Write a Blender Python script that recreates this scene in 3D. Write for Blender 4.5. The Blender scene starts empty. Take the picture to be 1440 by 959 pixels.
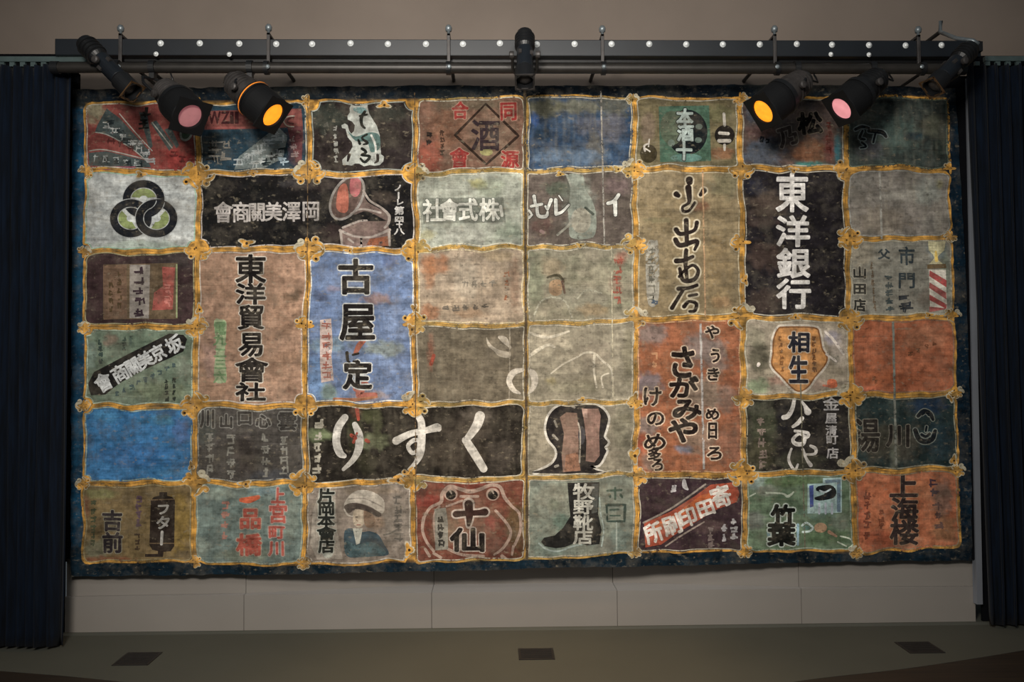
import bpy, bmesh, math, random
from mathutils import Vector, Matrix, noise as mnoise
random.seed(7)
PI = math.pi
SC = bpy.context.scene
COL = SC.collection

# ------------------------------------------------------------------ camera
F = 1200.0                                   # focal length in pixels of the 1440x959 frame
YAW, PITCH, ROLL = 1.2, 1.55, 0.33           # degrees
CAM = Vector((0.0, -7.3, 2.23))
RC = (Matrix.Rotation(math.radians(-YAW), 3, 'Z') @ Matrix.Rotation(math.radians(90 + PITCH), 3, 'X')
      @ Matrix.Rotation(math.radians(-ROLL), 3, 'Z'))
cam_d = bpy.data.cameras.new('camera')
cam_d.sensor_width = 36.0
cam_d.lens = F / 1440.0 * 36.0
cam = bpy.data.objects.new('camera', cam_d)
COL.objects.link(cam)
cam.matrix_world = Matrix.Translation(CAM) @ RC.to_4x4()
SC.camera = cam

# ------------------------------------------------------------------ world, light, exposure
SC.view_settings.view_transform = 'Standard'
SC.view_settings.look = 'None'
SC.view_settings.exposure = 0.0
SC.view_settings.gamma = 1.0
SC.view_settings.use_curve_mapping = False
w = bpy.data.worlds.new('world')
SC.world = w
w.use_nodes = True
w.node_tree.nodes['Background'].inputs[0].default_value = (0.80, 0.92, 1.0, 1)
w.node_tree.nodes['Background'].inputs[1].default_value = 0.07


def look(o, target):
    d = Vector(target) - o.location
    o.rotation_euler = d.to_track_quat('-Z', 'Y').to_euler()


def spot(name, loc, target, power, angle, blend, radius, col):
    l = bpy.data.lights.new(name, 'SPOT')
    l.energy = power
    l.spot_size = math.radians(angle)
    l.spot_blend = blend
    l.shadow_soft_size = radius
    l.color = col
    o = bpy.data.objects.new(name, l)
    COL.objects.link(o)
    o.location = loc
    look(o, target)
    return o


def area(name, loc, target, power, sx, sy, col):
    l = bpy.data.lights.new(name, 'AREA')
    l.shape = 'RECTANGLE'
    l.size, l.size_y = sx, sy
    l.energy = power
    l.color = col
    o = bpy.data.objects.new(name, l)
    COL.objects.link(o)
    o.location = loc
    look(o, target)
    return o


spot('hall_spotlight', (-1.2, -7.5, 4.7), (-0.15, 0, 2.75), 2050, 92, 1.0, 0.6, (1.0, 0.935, 0.85))
spot('hall_centre_spotlight', (0.4, -7.6, 4.9), (0.2, 0, 2.75), 900, 44, 1.0, 0.5, (1.0, 0.94, 0.86))
area('hall_ceiling_light', (0, -6.5, 6.2), (0, 0, 2.6), 110, 5.0, 1.2, (1.0, 0.97, 0.92))
area('ledge_fill_light', (0.3, 0.20, 4.05), (0.3, 0.22, 0), 55.0, 4.0, 0.1, (0.95, 0.97, 1.0))  # unseen lamp behind the cloth, added to brighten the plinth ledge

# ------------------------------------------------------------------ helpers
# mean light level on the cloth at each advertisement, only partly divided out, so the rest stays in its paint colours
ECO = (1.3619, -0.1565, -0.2191, -1.8516, -0.6986, 0.0647, 1.0859, 0.2438, 0.9397)
E_GILT = 0.80                                # one level for the cloth, the gilding and the seams, which are one colour throughout


def illum(x, y):
    c, r = min(7, max(0, int((x - 117) / 153.5))), min(5, max(0, int((y - 140) / 107.5)))
    u, v = (117 + 153.5 * (c + 0.5) - 720) / 720.0, (140 + 107.5 * (r + 0.5) - 460) / 460.0
    a = ECO
    return max(0.15, a[0] + a[1] * u + a[2] * v + a[3] * u * u + a[4] * v * v + a[5] * u * v + a[6] * u ** 4 + a[7] * v ** 4 + a[8] * u * u * v * v)


def lin1(c):
    return c / 12.92 if c <= 0.04045 else ((c + 0.055) / 1.055) ** 2.4


def hx(h):
    h = h.lstrip('#')
    return tuple(lin1(int(h[i:i + 2], 16) / 255.0) for i in (0, 2, 4))


def mix(a, b, t):
    return tuple(a[i] * (1 - t) + b[i] * t for i in range(3))


def N2(x, y, s=0.0):
    return mnoise.noise(Vector((x, y, s)))


def ray(x, y):
    return RC @ Vector(((x - 720.0) / F, -(y - 479.5) / F, -1.0))


def P(x, y, d=0.0):
    """photo pixel -> point on the vertical plane y = d"""
    r = ray(x, y)
    return CAM + r * ((d - CAM.y) / r.y)


def G(x, y, z=0.0):
    """photo pixel -> point on the horizontal plane z"""
    r = ray(x, y)
    return CAM + r * ((z - CAM.z) / r.z)


def empty(name, loc=(0, 0, 0), label=None, cat=None, group=None):
    o = bpy.data.objects.new(name, None)
    o.empty_display_size = 0.1
    COL.objects.link(o)
    o.location = loc
    if label:
        o['label'] = label
    if cat:
        o['category'] = cat
    if group:
        o['group'] = group
    return o


def obj(name, me, mat, parent=None, label=None):
    o = bpy.data.objects.new(name, me)
    COL.objects.link(o)
    if mat is not None:
        me.materials.append(mat)
    if parent is not None:
        o.parent = parent
        pm = Matrix.Identity(4)
        q = parent
        while q is not None:
            pm = q.matrix_basis @ (q.matrix_parent_inverse @ pm) if q.parent else q.matrix_basis @ pm
            q = q.parent
        o.matrix_parent_inverse = pm.inverted()
    if label:
        o['label'] = label
    return o


def bmobj(name, bm, mat, parent=None, label=None, smooth=False):
    me = bpy.data.meshes.new(name)
    bm.normal_update()
    bm.to_mesh(me)
    bm.free()
    if smooth:
        for p in me.polygons:
            p.use_smooth = True
    return obj(name, me, mat, parent, label)


def bevel_mod(o, w=0.004, seg=2):
    m = o.modifiers.new('bevel', 'BEVEL')
    m.width = w
    m.segments = seg
    m.limit_method = 'ANGLE'
    return o


def add_box(bm, lo, hi, M=None):
    r = bmesh.ops.create_cube(bm, size=1.0)
    lo, hi = Vector(lo), Vector(hi)
    for v in r['verts']:
        v.co = Vector((lo[i] + (v.co[i] + 0.5) * (hi[i] - lo[i]) for i in range(3)))
        if M is not None:
            v.co = M @ v.co
    return r['verts']


def frame_z(axis):
    """matrix whose Z is along axis"""
    z = Vector(axis).normalized()
    x = Vector((0, 0, 1)).cross(z)
    if x.length < 1e-4:
        x = Vector((1, 0, 0))
    x.normalize()
    y = z.cross(x)
    return Matrix((x, y, z)).transposed()


def add_lathe(bm, prof, M, n=32, close=False):
    """prof: [(r, z)] revolved about Z, then moved by the 4x4 matrix M"""
    rings = []
    for r, z in prof:
        rings.append([bm.verts.new(M @ Vector((r * math.cos(2 * PI * k / n), r * math.sin(2 * PI * k / n), z))) for k in range(n)])
    for a, b in zip(rings, rings[1:]):
        for k in range(n):
            bm.faces.new((a[k], a[(k + 1) % n], b[(k + 1) % n], b[k]))
    if close:
        bm.faces.new(list(reversed(rings[0])))
        bm.faces.new(rings[-1])


def add_tube(bm, pts, r, n=10):
    pts = [Vector(p) for p in pts]
    rings = []
    for i, p in enumerate(pts):
        t = (pts[min(i + 1, len(pts) - 1)] - pts[max(i - 1, 0)])
        Mx = frame_z(t)
        rings.append([bm.verts.new(p + Mx @ Vector((r * math.cos(2 * PI * k / n), r * math.sin(2 * PI * k / n), 0))) for k in range(n)])
    for a, b in zip(rings, rings[1:]):
        for k in range(n):
            bm.faces.new((a[k], a[(k + 1) % n], b[(k + 1) % n], b[k]))
    bm.faces.new(list(reversed(rings[0])))
    bm.faces.new(rings[-1])


def spline(pts, step=2.5, closed=False):
    """Catmull-Rom through points of any dimension"""
    n = len(pts)
    out = []
    if n == 2:
        a, b = pts
        L = max(1, int(math.dist(a[:2], b[:2]) / step))
        return [tuple(a[i] + (b[i] - a[i]) * k / L for i in range(len(a))) for k in range(L + 1)]
    segs = n if closed else n - 1
    for s in range(segs):
        if closed:
            p0, p1, p2, p3 = (pts[(s + k - 1) % n] for k in range(4))
        else:
            p0, p1, p2, p3 = (pts[min(max(s + k - 1, 0), n - 1)] for k in range(4))
        L = max(2, int(math.dist(p1[:2], p2[:2]) / step))
        for k in range(L):
            t = k / L
            out.append(tuple(0.5 * (2 * b + (c - a) * t + (2 * a - 5 * b + 4 * c - d) * t * t + (3 * b - a - 3 * c + d) * t ** 3)
                             for a, b, c, d in zip(p0, p1, p2, p3)))
    if not closed:
        out.append(tuple(pts[-1]))
    return out


# ------------------------------------------------------------------ materials
class NT:
    def __init__(self, name):
        self.m = bpy.data.materials.new(name)
        self.m.use_nodes = True
        self.t = self.m.node_tree
        self.b = self.t.nodes['Principled BSDF']
        self.out = self.t.nodes['Material Output']

    def n(self, typ, **kw):
        nd = self.t.nodes.new(typ)
        for k, v in kw.items():
            setattr(nd, k, v)
        return nd

    def link(self, a, b):
        self.t.links.new(a, b)

    def val(self, s, v):
        if hasattr(v, 'is_linked') or hasattr(v, 'links'):
            self.link(v, s)
        else:
            s.default_value = v

    def math(self, op, a, b=0.0, clamp=False):
        nd = self.n('ShaderNodeMath', operation=op)
        nd.use_clamp = clamp
        self.val(nd.inputs[0], a)
        self.val(nd.inputs[1], b)
        return nd.outputs[0]

    def pos(self, scale=(1, 1, 1)):
        g = self.n('ShaderNodeNewGeometry')
        mp = self.n('ShaderNodeVectorMath', operation='MULTIPLY')
        self.link(g.outputs['Position'], mp.inputs[0])
        mp.inputs[1].default_value = scale
        return mp.outputs[0]

    def noise(self, vec, scale, detail=4.0, rough=0.55):
        nd = self.n('ShaderNodeTexNoise')
        self.link(vec, nd.inputs['Vector'])
        nd.inputs['Scale'].default_value = scale
        nd.inputs['Detail'].default_value = detail
        nd.inputs['Roughness'].default_value = rough
        return nd.outputs['Fac']

    def ramp(self, fac, a, b, lo, hi):
        nd = self.n('ShaderNodeMapRange')
        nd.clamp = True
        self.link(fac, nd.inputs['Value'])
        nd.inputs['From Min'].default_value = a
        nd.inputs['From Max'].default_value = b
        nd.inputs['To Min'].default_value = lo
        nd.inputs['To Max'].default_value = hi
        return nd.outputs[0]

    def mixc(self, fac, a, b, mode='MIX'):
        nd = self.n('ShaderNodeMix', data_type='RGBA', blend_type=mode)
        self.val(nd.inputs['Factor'], fac)
        for s, v in ((nd.inputs[6], a), (nd.inputs[7], b)):
            if hasattr(v, 'links'):
                self.link(v, s)
            else:
                s.default_value = (*v, 1) if len(v) == 3 else v
        return nd.outputs[2]

    def bump(self, h, strength, dist):
        nd = self.n('ShaderNodeBump')
        nd.inputs['Strength'].default_value = strength
        nd.inputs['Distance'].default_value = dist
        self.link(h, nd.inputs['Height'])
        self.link(nd.outputs[0], self.b.inputs['Normal'])


def simple(name, col, rough=0.5, metal=0.0, var=0.15, scale=8.0, spec=0.5, bump=0.0):
    t = NT(name)
    c = hx(col) if isinstance(col, str) else col
    f = t.noise(t.pos(), scale, 5)
    cc = t.mixc(t.ramp(f, 0.3, 0.7, 0, 1), tuple(v * (1 - var) for v in c), tuple(min(1, v * (1 + var)) for v in c))
    t.link(cc, t.b.inputs['Base Color'])
    t.b.inputs['Roughness'].default_value = rough
    t.b.inputs['Metallic'].default_value = metal
    t.b.inputs['Specular IOR Level'].default_value = spec
    if bump:
        t.bump(t.noise(t.pos(), scale * 8, 3), bump, 0.002)
    return t.m


def emis(name, col, strength, base=(0.3, 0.2, 0.1)):
    t = NT(name)
    t.b.inputs['Base Color'].default_value = (*base, 1)
    t.b.inputs['Emission Color'].default_value = (*col, 1)
    f = t.noise(t.pos(), 20, 2)
    t.link(t.ramp(f, 0.3, 0.7, strength * 0.85, strength * 1.15), t.b.inputs['Emission Strength'])
    t.b.inputs['Roughness'].default_value = 0.3
    return t.m


def paint_material(name, worn):
    """old distemper paint on cotton cloth: the pigment is the 'paint' colour attribute, its alpha says how whole the coat is"""
    t = NT(name)
    at = t.n('ShaderNodeVertexColor')
    at.layer_name = 'paint'
    p = t.pos()
    big = t.noise(p, 2.2, 6, 0.6)
    fine = t.noise(p, 26, 5, 0.65)
    thread = t.noise(t.pos((6, 6, 150)), 1.0, 3)
    warp_ = t.noise(t.pos((110, 6, 5)), 1.0, 3)
    c = at.outputs['Color']
    k = t.math('MULTIPLY', t.ramp(big, 0.3, 0.7, 0.80, 1.18), t.ramp(fine, 0.25, 0.75, 0.58, 1.40))
    k = t.math('MULTIPLY', k, t.ramp(thread, 0.3, 0.7, 0.93, 1.06))
    k = t.math('MULTIPLY', k, t.ramp(warp_, 0.3, 0.7, 0.92, 1.08))
    blot = t.noise(t.pos((9.5, 9.5, 12)), 1.0, 2, 0.45)
    k = t.math('MULTIPLY', k, t.ramp(blot, 0.36, 0.62, 0.78, 1.20))
    crumple = t.noise(t.pos((5, 5, 22)), 1.0, 3, 0.5)
    k = t.math('MULTIPLY', k, t.ramp(crumple, 0.35, 0.65, 0.86, 1.13))
    # fold lines across the cloth
    fl = t.noise(t.pos((0.5, 1, 11.0)), 1.0, 2)
    fold = t.math('ABSOLUTE', t.math('SUBTRACT', fl, 0.5))
    k = t.math('MULTIPLY', k, t.ramp(fold, 0.0, 0.018, 0.80, 1.0))
    mul = t.n('ShaderNodeVectorMath', operation='SCALE')
    t.link(c, mul.inputs[0])
    t.link(k, mul.inputs['Scale'])
    # rubbed places let the dusty cloth through
    dust = t.noise(p, 7.0, 7, 0.7)
    cc = t.mixc(t.ramp(dust, 0.48, 0.72, 0.0, 0.38), mul.outputs[0], hx('#6e675b'))
    fleck = t.noise(t.pos((1.0, 1.0, 1.6)), 21, 4, 0.6)
    cc = t.mixc(t.ramp(fleck, 0.60, 0.70, 0.0, 0.42), cc, hx('#8d8370'))
    cc = t.mixc(t.ramp(fleck, 0.40, 0.30, 0.0, 0.45), cc, hx('#2a2622'))
    t.link(cc, t.b.inputs['Base Color'])
    t.b.inputs['Roughness'].default_value = 0.95
    t.b.inputs['Specular IOR Level'].default_value = 0.08
    t.bump(t.math('ADD', fl, t.math('MULTIPLY', fine, 0.25)), 0.25, 0.02)
    if worn:
        fl2 = t.math('ADD', t.math('MULTIPLY', t.noise(p, 34, 4, 0.65), 0.65), t.math('MULTIPLY', t.noise(p, 6, 3), 0.35))
        thr = t.math('ADD', t.math('MULTIPLY', at.outputs['Alpha'], 0.30), 0.395)
        d = t.math('SUBTRACT', thr, fl2)
        mask = t.ramp(d, -0.035, 0.05, 0.0, 1.0)
        tr = t.n('ShaderNodeBsdfTransparent')
        ms = t.n('ShaderNodeMixShader')
        t.link(mask, ms.inputs[0])
        t.link(tr.outputs[0], ms.inputs[1])
        t.link(t.b.outputs[0], ms.inputs[2])
        t.link(ms.outputs[0], t.out.inputs[0])
    return t.m


MAT_PAINT = paint_material('painted_cloth', False)
MAT_WORN = paint_material('worn_paint', True)


def wall_material(name, col, var=0.10):
    t = NT(name)
    c = hx(col)
    f = t.noise(t.pos(), 0.9, 5)
    cc = t.mixc(t.ramp(f, 0.3, 0.7, 0, 1), tuple(v * (1 - var) for v in c), tuple(v * (1 + var) for v in c))
    t.link(cc, t.b.inputs['Base Color'])
    t.b.inputs['Roughness'].default_value = 0.8
    t.b.inputs['Specular IOR Level'].default_value = 0.2
    t.bump(t.noise(t.pos(), 160, 3), 0.1, 0.002)
    return t.m


MAT_WALL = wall_material('plaster_wall', '#7d7269')
MAT_PLINTH = wall_material('painted_plinth', '#86817b', 0.06)
MAT_FLOOR = wall_material('stage_floor_lino', '#4b4c45', 0.08)
MAT_BLACK = simple('black_masking_cloth', '#0b0c10', 0.95, spec=0.1)
MAT_BEAM = simple('black_painted_steel', '#12171d', 0.42, 0.0, 0.2, 5)
MAT_PIPE = simple('dark_steel_pipe', '#2a2724', 0.45, 0.3, 0.25, 9)
MAT_LAMP = simple('black_lamp_enamel', '#101113', 0.45, 0.0, 0.2, 14)
MAT_CAN = simple('dusty_grey_metal', '#3f3c3b', 0.5, 0.4, 0.3, 18)
MAT_BOLT = simple('bright_zinc', '#e8ecec', 0.35, 0.1, 0.1, 30)
MAT_STEEL = simple('galvanised_steel', '#7c8488', 0.4, 0.5, 0.2, 20)
MAT_RAIL = simple('green_grey_rail', '#4b5a5a', 0.5, 0.2, 0.2, 10)
MAT_AMBER = emis('amber_lens', (1.0, 0.30, 0.012), 1.25, (0.5, 0.2, 0.02))
MAT_AMBER2 = emis('amber_gel_glow', (1.0, 0.25, 0.02), 0.55, (0.4, 0.15, 0.02))
MAT_PINK = emis('pink_lens', (0.85, 0.30, 0.33), 0.75, (0.4, 0.2, 0.2))
MAT_PINK2 = emis('dim_pink_lens', (0.42, 0.13, 0.15), 0.40, (0.3, 0.15, 0.15))
MAT_VENT = simple('brown_black_iron', '#24211f', 0.55, 0.2, 0.2, 15)
MAT_VENT_SHADE = simple('hollow_shade', '#0a0a0a', 0.9)
MAT_TRIM = simple('grey_jamb_paint', '#6c7077', 0.6, 0.0, 0.08, 3)


def wood_material():
    t = NT('brown_stage_wood')
    f = t.noise(t.pos((1.2, 26, 26)), 1.0, 5)
    cc = t.mixc(t.ramp(f, 0.3, 0.7, 0, 1), hx('#1c1712'), hx('#30271d'))
    t.link(cc, t.b.inputs['Base Color'])
    t.b.inputs['Roughness'].default_value = 0.55
    return t.m


MAT_WOOD = wood_material()


def drape_material():
    t = NT('dark_blue_velour')
    f = t.noise(t.pos((40, 40, 3)), 1.0, 4)
    cc = t.mixc(t.ramp(f, 0.3, 0.7, 0, 1), hx('#04080f'), hx('#0a1626'))
    t.link(cc, t.b.inputs['Base Color'])
    t.b.inputs['Roughness'].default_value = 0.9
    t.b.inputs['Specular IOR Level'].default_value = 0.15
    t.b.inputs['Sheen Weight'].default_value = 0.04
    t.bump(t.noise(t.pos(), 300, 2), 0.15, 0.001)
    return t.m


MAT_DRAPE = drape_material()

# ------------------------------------------------------------------ the room
def struct(name, bm, mat, label=None):
    o = bmobj(name, bm, mat)
    o['kind'] = 'structure'
    if label:
        o['label'] = label
    return o


# stage floor with a curved front edge, brown wood beyond it
FE = [(-420, 905), (-200, 925), (0, 943), (110, 952), (250, 968), (480, 1000), (760, 1020), (960, 990), (1120, 958), (1280, 939), (1440, 914), (1640, 878)]
front = [G(x, y) for x, y in spline([(float(a), float(b)) for a, b in FE], 20)]
bm = bmesh.new()
top = [bm.verts.new(p) for p in front]
back = [bm.verts.new(Vector((p.x, 0.9, 0))) for p in front]
for i in range(len(front) - 1):
    bm.faces.new((top[i], top[i + 1], back[i + 1], back[i]))
r = bmesh.ops.extrude_face_region(bm, geom=bm.faces[:])
for v in [e for e in r['geom'] if isinstance(e, bmesh.types.BMVert)]:
    v.co.z -= 0.1
bmesh.ops.recalc_face_normals(bm, faces=bm.faces[:])
struct('floor', bm, MAT_FLOOR, 'grey green stage floor with a curved front edge')
bm = bmesh.new()
a_ = [bm.verts.new(Vector((p.x, p.y, -0.002))) for p in front]
b_ = [bm.verts.new(Vector((p.x * 1.05, p.y - 2.2, -0.002))) for p in front]
for i in range(len(front) - 1):
    bm.faces.new((b_[i], b_[i + 1], a_[i + 1], a_[i]))
r = bmesh.ops.extrude_face_region(bm, geom=bm.faces[:])
for v in [e for e in r['geom'] if isinstance(e, bmesh.types.BMVert)]:
    v.co.z -= 0.1
bmesh.ops.recalc_face_normals(bm, faces=bm.faces[:])
struct('trim_1', bm, MAT_WOOD, 'brown wooden front edge of the stage')

XL, XR = -4.9, 5.4
bm = bmesh.new()
add_box(bm, (XL, 0.40, 0.5), (XR, 0.55, 6.6))
struct('wall_back', bm, MAT_WALL, 'plain warm grey wall above and behind the painted curtain')
bm = bmesh.new()
add_box(bm, (XL - 0.15, -1.4, 0), (XL, 0.55, 6.6))
struct('wall_left', bm, MAT_WALL)
bm = bmesh.new()
add_box(bm, (XR, -1.4, 0), (XR + 0.15, 0.55, 6.6))
struct('wall_right', bm, MAT_WALL)

# low plinth with a ledge; the boarding above it steps back in the middle
zP = P(738, 832, 0.0).z
jx = [P(x, 850, 0.0).x for x in (91, 343, 607, 868, 1127, 1372)]
bm = bmesh.new()
for a, b in zip(jx, jx[1:]):
    add_box(bm, (a + 0.002, 0.0, 0.0), (b - 0.002, 0.40, zP))
struct('baseboard_back', bm, MAT_PLINTH, 'light grey plinth in five lengths along the foot of the wall')
dep = [0.025, 0.06, 0.27, 0.27, 0.06, 0.025]
bm = bmesh.new()
for k in range(5):
    q = [Vector((jx[k] + 0.002, dep[k], zP)), Vector((jx[k + 1] - 0.002, dep[k + 1], zP)), Vector((jx[k + 1] - 0.002, 0.395, zP)), Vector((jx[k] + 0.002, 0.395, zP))]
    lo = [bm.verts.new(v) for v in q]
    hi = [bm.verts.new(v + Vector((0, 0, 0.6))) for v in q]
    bm.faces.new(list(reversed(lo)))
    bm.faces.new(hi)
    for i in range(4):
        bm.faces.new((lo[i], lo[(i + 1) % 4], hi[(i + 1) % 4], hi[i]))
bmesh.ops.recalc_face_normals(bm, faces=bm.faces[:])
struct('wall_lower', bm, MAT_PLINTH, 'grey boarding behind the foot of the painted curtain')

# black masking beside the curtain and the pale jamb at its right
bm = bmesh.new()
xa, xb = P(1340, 500, 0.05).x, P(1400, 500, 0.05).x
add_box(bm, (P(1374, 500, 0.0).x + 0.004, 0.0, 0.0), (xb + 0.6, 0.03, 4.9))
struct('trim_3', bm, MAT_BLACK, 'black masking behind the drape at the right')
bm = bmesh.new()
add_box(bm, (P(20, 500, 0.0).x - 0.5, 0.0, 0.0), (P(90, 850, 0.0).x - 0.003, 0.03, 4.9))
struct('trim_4', bm, MAT_BLACK, 'black masking behind the drape at the left')
bm = bmesh.new()
v = []
for (x, y) in ((1364, 110), (1369, 110), (1385, 850), (1374, 850)):
    v.append(P(x, y, -0.06))
add_box(bm, (v[3].x, -0.06, v[3].z), (v[3].x + 0.050, -0.0005, v[0].z))
struct('trim_2', bm, MAT_TRIM, 'narrow pale grey door jamb beside the right drape')

bm = bmesh.new()
q = [P(1338, 795, -0.02), P(1369, 108, -0.02)]
add_box(bm, (q[0].x, -0.04, q[0].z + 0.05), (P(1367, 500, -0.02).x, -0.005, q[1].z))
struct('trim_5', bm, MAT_BLACK, 'black masking strip beside the painted curtain near the pale jamb')
bm = bmesh.new()
q = [P(103, 790, -0.02), P(112, 104, -0.02)]
add_box(bm, (P(70, 500, -0.02).x, -0.04, q[0].z + 0.03), (q[1].x, -0.005, q[1].z))
struct('trim_6', bm, MAT_BLACK, 'black masking strip beside the blue edge of the painted curtain')

# ------------------------------------------------------------------ the painted curtain
CUR_Y = -0.06
EPS = 0.0005
GAP = 4.0


class Paint:
    """collects painted shapes in photo pixels on the cloth plane"""

    def __init__(self, level=None):
        self.level = level
        self.v, self.f, self.c = [], [], []
        self.parts = []
        self.k = 0

    def _depth(self):
        self.k += 1
        return (self.k % 24) * 1.6e-5

    def add(self, pts, faces, cols, wear=1.0):
        """pts [(x,y)], cols: one observed colour (linear) or a list per point"""
        d = self._depth()
        b = len(self.v)
        one = isinstance(cols, tuple)
        n_ = len(pts)
        if self.level is None:
            e = illum(sum(q[0] for q in pts) / n_, sum(q[1] for q in pts) / n_)
        else:
            e = self.level
        e = 0.93 * e ** 0.65  # leaves the paint lighter mid-cloth and darker at the edges, as the light falls
        for i, q in enumerate(pts):
            self.v.append((q[0], q[1], d))
            c = cols if one else cols[i]
            g = 0.3 * c[0] + 0.6 * c[1] + 0.1 * c[2]
            c = mix(c, (g, g, g), 0.10)
            self.c.append((min(0.85, c[0] / e / 1.03), min(0.85, c[1] / e), min(0.85, c[2] / e / 0.97), wear))
        f0 = len(self.f)
        for f in faces:
            self.f.append(tuple(b + i for i in f))
        self.parts.append((b, len(self.v), f0, len(self.f)))

    def poly(self, pts, col, wear=1.0, smooth=False, wob=0.0):
        pts = [(float(p[0]), float(p[1])) for p in pts]
        if smooth:
            pts = spline(pts, 3.0, True)
        if wob:
            pts = [(x + wob * N2(x / 6, y / 6, 3), y + wob * N2(x / 6, y / 6, 9)) for x, y in pts]
        tris = tess(pts)
        self.add(pts, tris, hx(col) if isinstance(col, str) else col, wear)

    def disc(self, x, y, rx, ry, col, wear=1.0, rot=0.0, n=28):
        c, s = math.cos(rot), math.sin(rot)
        pts = [(x + rx * math.cos(a) * c - ry * math.sin(a) * s, y + rx * math.cos(a) * s + ry * math.sin(a) * c) for a in (2 * PI * k / n for k in range(n))]
        self.add(pts, [tuple(range(n))], hx(col) if isinstance(col, str) else col, wear)

    def stroke(self, pts, col, wear=1.0, w=None, closed=False, cap=True, cols=None, straight=False):
        """brush stroke through (x, y, width) points"""
        q = [(float(p[0]), float(p[1]), float(p[2] if len(p) > 2 else w)) for p in pts]
        if straight:
            s = []
            for a, b in zip(q, q[1:] + ([q[0]] if closed else [])):
                s += spline([a, b], 4.0)[:-1]
            if not closed:
                s.append(q[-1])
        else:
            s = spline(q, 2.0, closed)
        n = len(s)
        L, R = [], []
        for i in range(n):
            if closed:
                a, b = s[i - 1], s[(i + 1) % n]
            else:
                a, b = s[max(i - 1, 0)], s[min(i + 1, n - 1)]
            tx, ty = b[0] - a[0], b[1] - a[1]
            l = math.hypot(tx, ty) or 1.0
            nx, ny = -ty / l, tx / l
            h = max(0.2, s[i][2] / 2)
            L.append((s[i][0] + nx * h, s[i][1] + ny * h))
            R.append((s[i][0] - nx * h, s[i][1] - ny * h))
        pts2 = L + R
        faces = [(i, i + 1, n + i + 1, n + i) for i in range(n - 1)]
        if closed:
            faces.append((n - 1, 0, n, 2 * n - 1))
        c0 = hx(col) if isinstance(col, str) else col
        cc = c0
        if cols:
            cc = [cols(x, y) for x, y in pts2]
        self.add(pts2, faces, cc, wear)
        if cap and not closed:
            for e in (0, n - 1):
                self.disc(s[e][0], s[e][1], s[e][2] / 2, s[e][2] / 2, c0 if not cols else cols(s[e][0], s[e][1]), wear, n=14)

    def glyph(self, ch, x, y, w, h, col, bold=0.0, wear=1.0, rot=0.0, n=8, jit=0.75):
        V, Fc = glyph_mesh(ch)
        c0 = hx(col) if isinstance(col, str) else col
        ca, sa = math.cos(rot), math.sin(rot)
        bold *= 0.78
        offs = [(0, 0)] if bold <= 0 else [(bold * math.cos(2 * PI * k / n + 0.3), bold * math.sin(2 * PI * k / n + 0.3)) for k in range(n)]
        base = []
        for gx, gy in V:
            px, py = (gx - 0.5) * w, -(gy - 0.38) * h
            px, py = px * ca - py * sa, px * sa + py * ca
            px, py = px + x, py + y
            base.append((px + jit * N2(px / 6, py / 6, 1), py + jit * N2(px / 6, py / 6, 5)))
        for ox, oy in offs:
            self.add([(p[0] + ox, p[1] + oy) for p in base], Fc, c0, wear)

    def build(self, name, parent, layer, worn=False, label=None):
        """one mesh per cluster of shapes that touch or nearly touch"""
        n = len(self.parts)
        bb = []
        for v0, v1, f0, f1 in self.parts:
            xs = [q[0] for q in self.v[v0:v1]]
            ys = [q[1] for q in self.v[v0:v1]]
            bb.append((min(xs), min(ys), max(xs), max(ys)))
        up = list(range(n))

        def root(i):
            while up[i] != i:
                i = up[i]
            return i
        for i in range(n):
            for k in range(i):
                a, b = bb[i], bb[k]
                if a[0] < b[2] + GAP and b[0] < a[2] + GAP and a[1] < b[3] + GAP and b[1] < a[3] + GAP:
                    up[root(i)] = root(k)
        sets = {}
        for i in range(n):
            sets.setdefault(root(i), []).append(i)
        out = None
        for ids in sets.values():
            co, fs, cs = [], [], []
            for i in ids:
                v0, v1, f0, f1 = self.parts[i]
                off = len(co) - v0
                co += [tuple(P(x, y, CUR_Y - layer * EPS - d)) for x, y, d in self.v[v0:v1]]
                cs += self.c[v0:v1]
                fs += [tuple(q + off for q in f) for f in self.f[f0:f1]]
            me = bpy.data.meshes.new(name)
            me.from_pydata(co, [], fs)
            at = me.color_attributes.new('paint', 'FLOAT_COLOR', 'POINT')
            at.data.foreach_set('color', [v for c in cs for v in c])
            me.update()
            # every painted face looks at the hall
            bm = bmesh.new()
            bm.from_mesh(me)
            bm.normal_update()
            flip = [f for f in bm.faces if f.normal.y > 0]
            if flip:
                bmesh.ops.reverse_faces(bm, faces=flip)
            bm.to_mesh(me)
            bm.free()
            o = obj(name, me, MAT_WORN if worn else MAT_PAINT, parent, label)
            out = out or o
        return out


def tess(pts):
    from mathutils.geometry import tessellate_polygon
    return [tuple(t) for t in tessellate_polygon([[Vector((x, y, 0)) for x, y in pts]])]


_gc = {}
_tc = bpy.data.curves.new('glyph_source', 'FONT')
_tc.resolution_u = 3
_to = bpy.data.objects.new('glyph_source', _tc)
COL.objects.link(_to)


def glyph_mesh(ch):
    if ch not in _gc:
        _tc.body = ch
        dg = bpy.context.evaluated_depsgraph_get()
        dg.update()
        e = _to.evaluated_get(dg)
        m = e.to_mesh()
        V = [(v.co.x, v.co.y) for v in m.vertices]
        Fc = [tuple(p.vertices) for p in m.polygons]
        if ord(ch) < 128:
            xs = [v[0] for v in V]
            x0, x1 = min(xs), max(xs)
            V = [((x - x0) / (x1 - x0), y / 0.72) for x, y in V]
        e.to_mesh_clear()
        _gc[ch] = (V, Fc)
    return _gc[ch]


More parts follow.
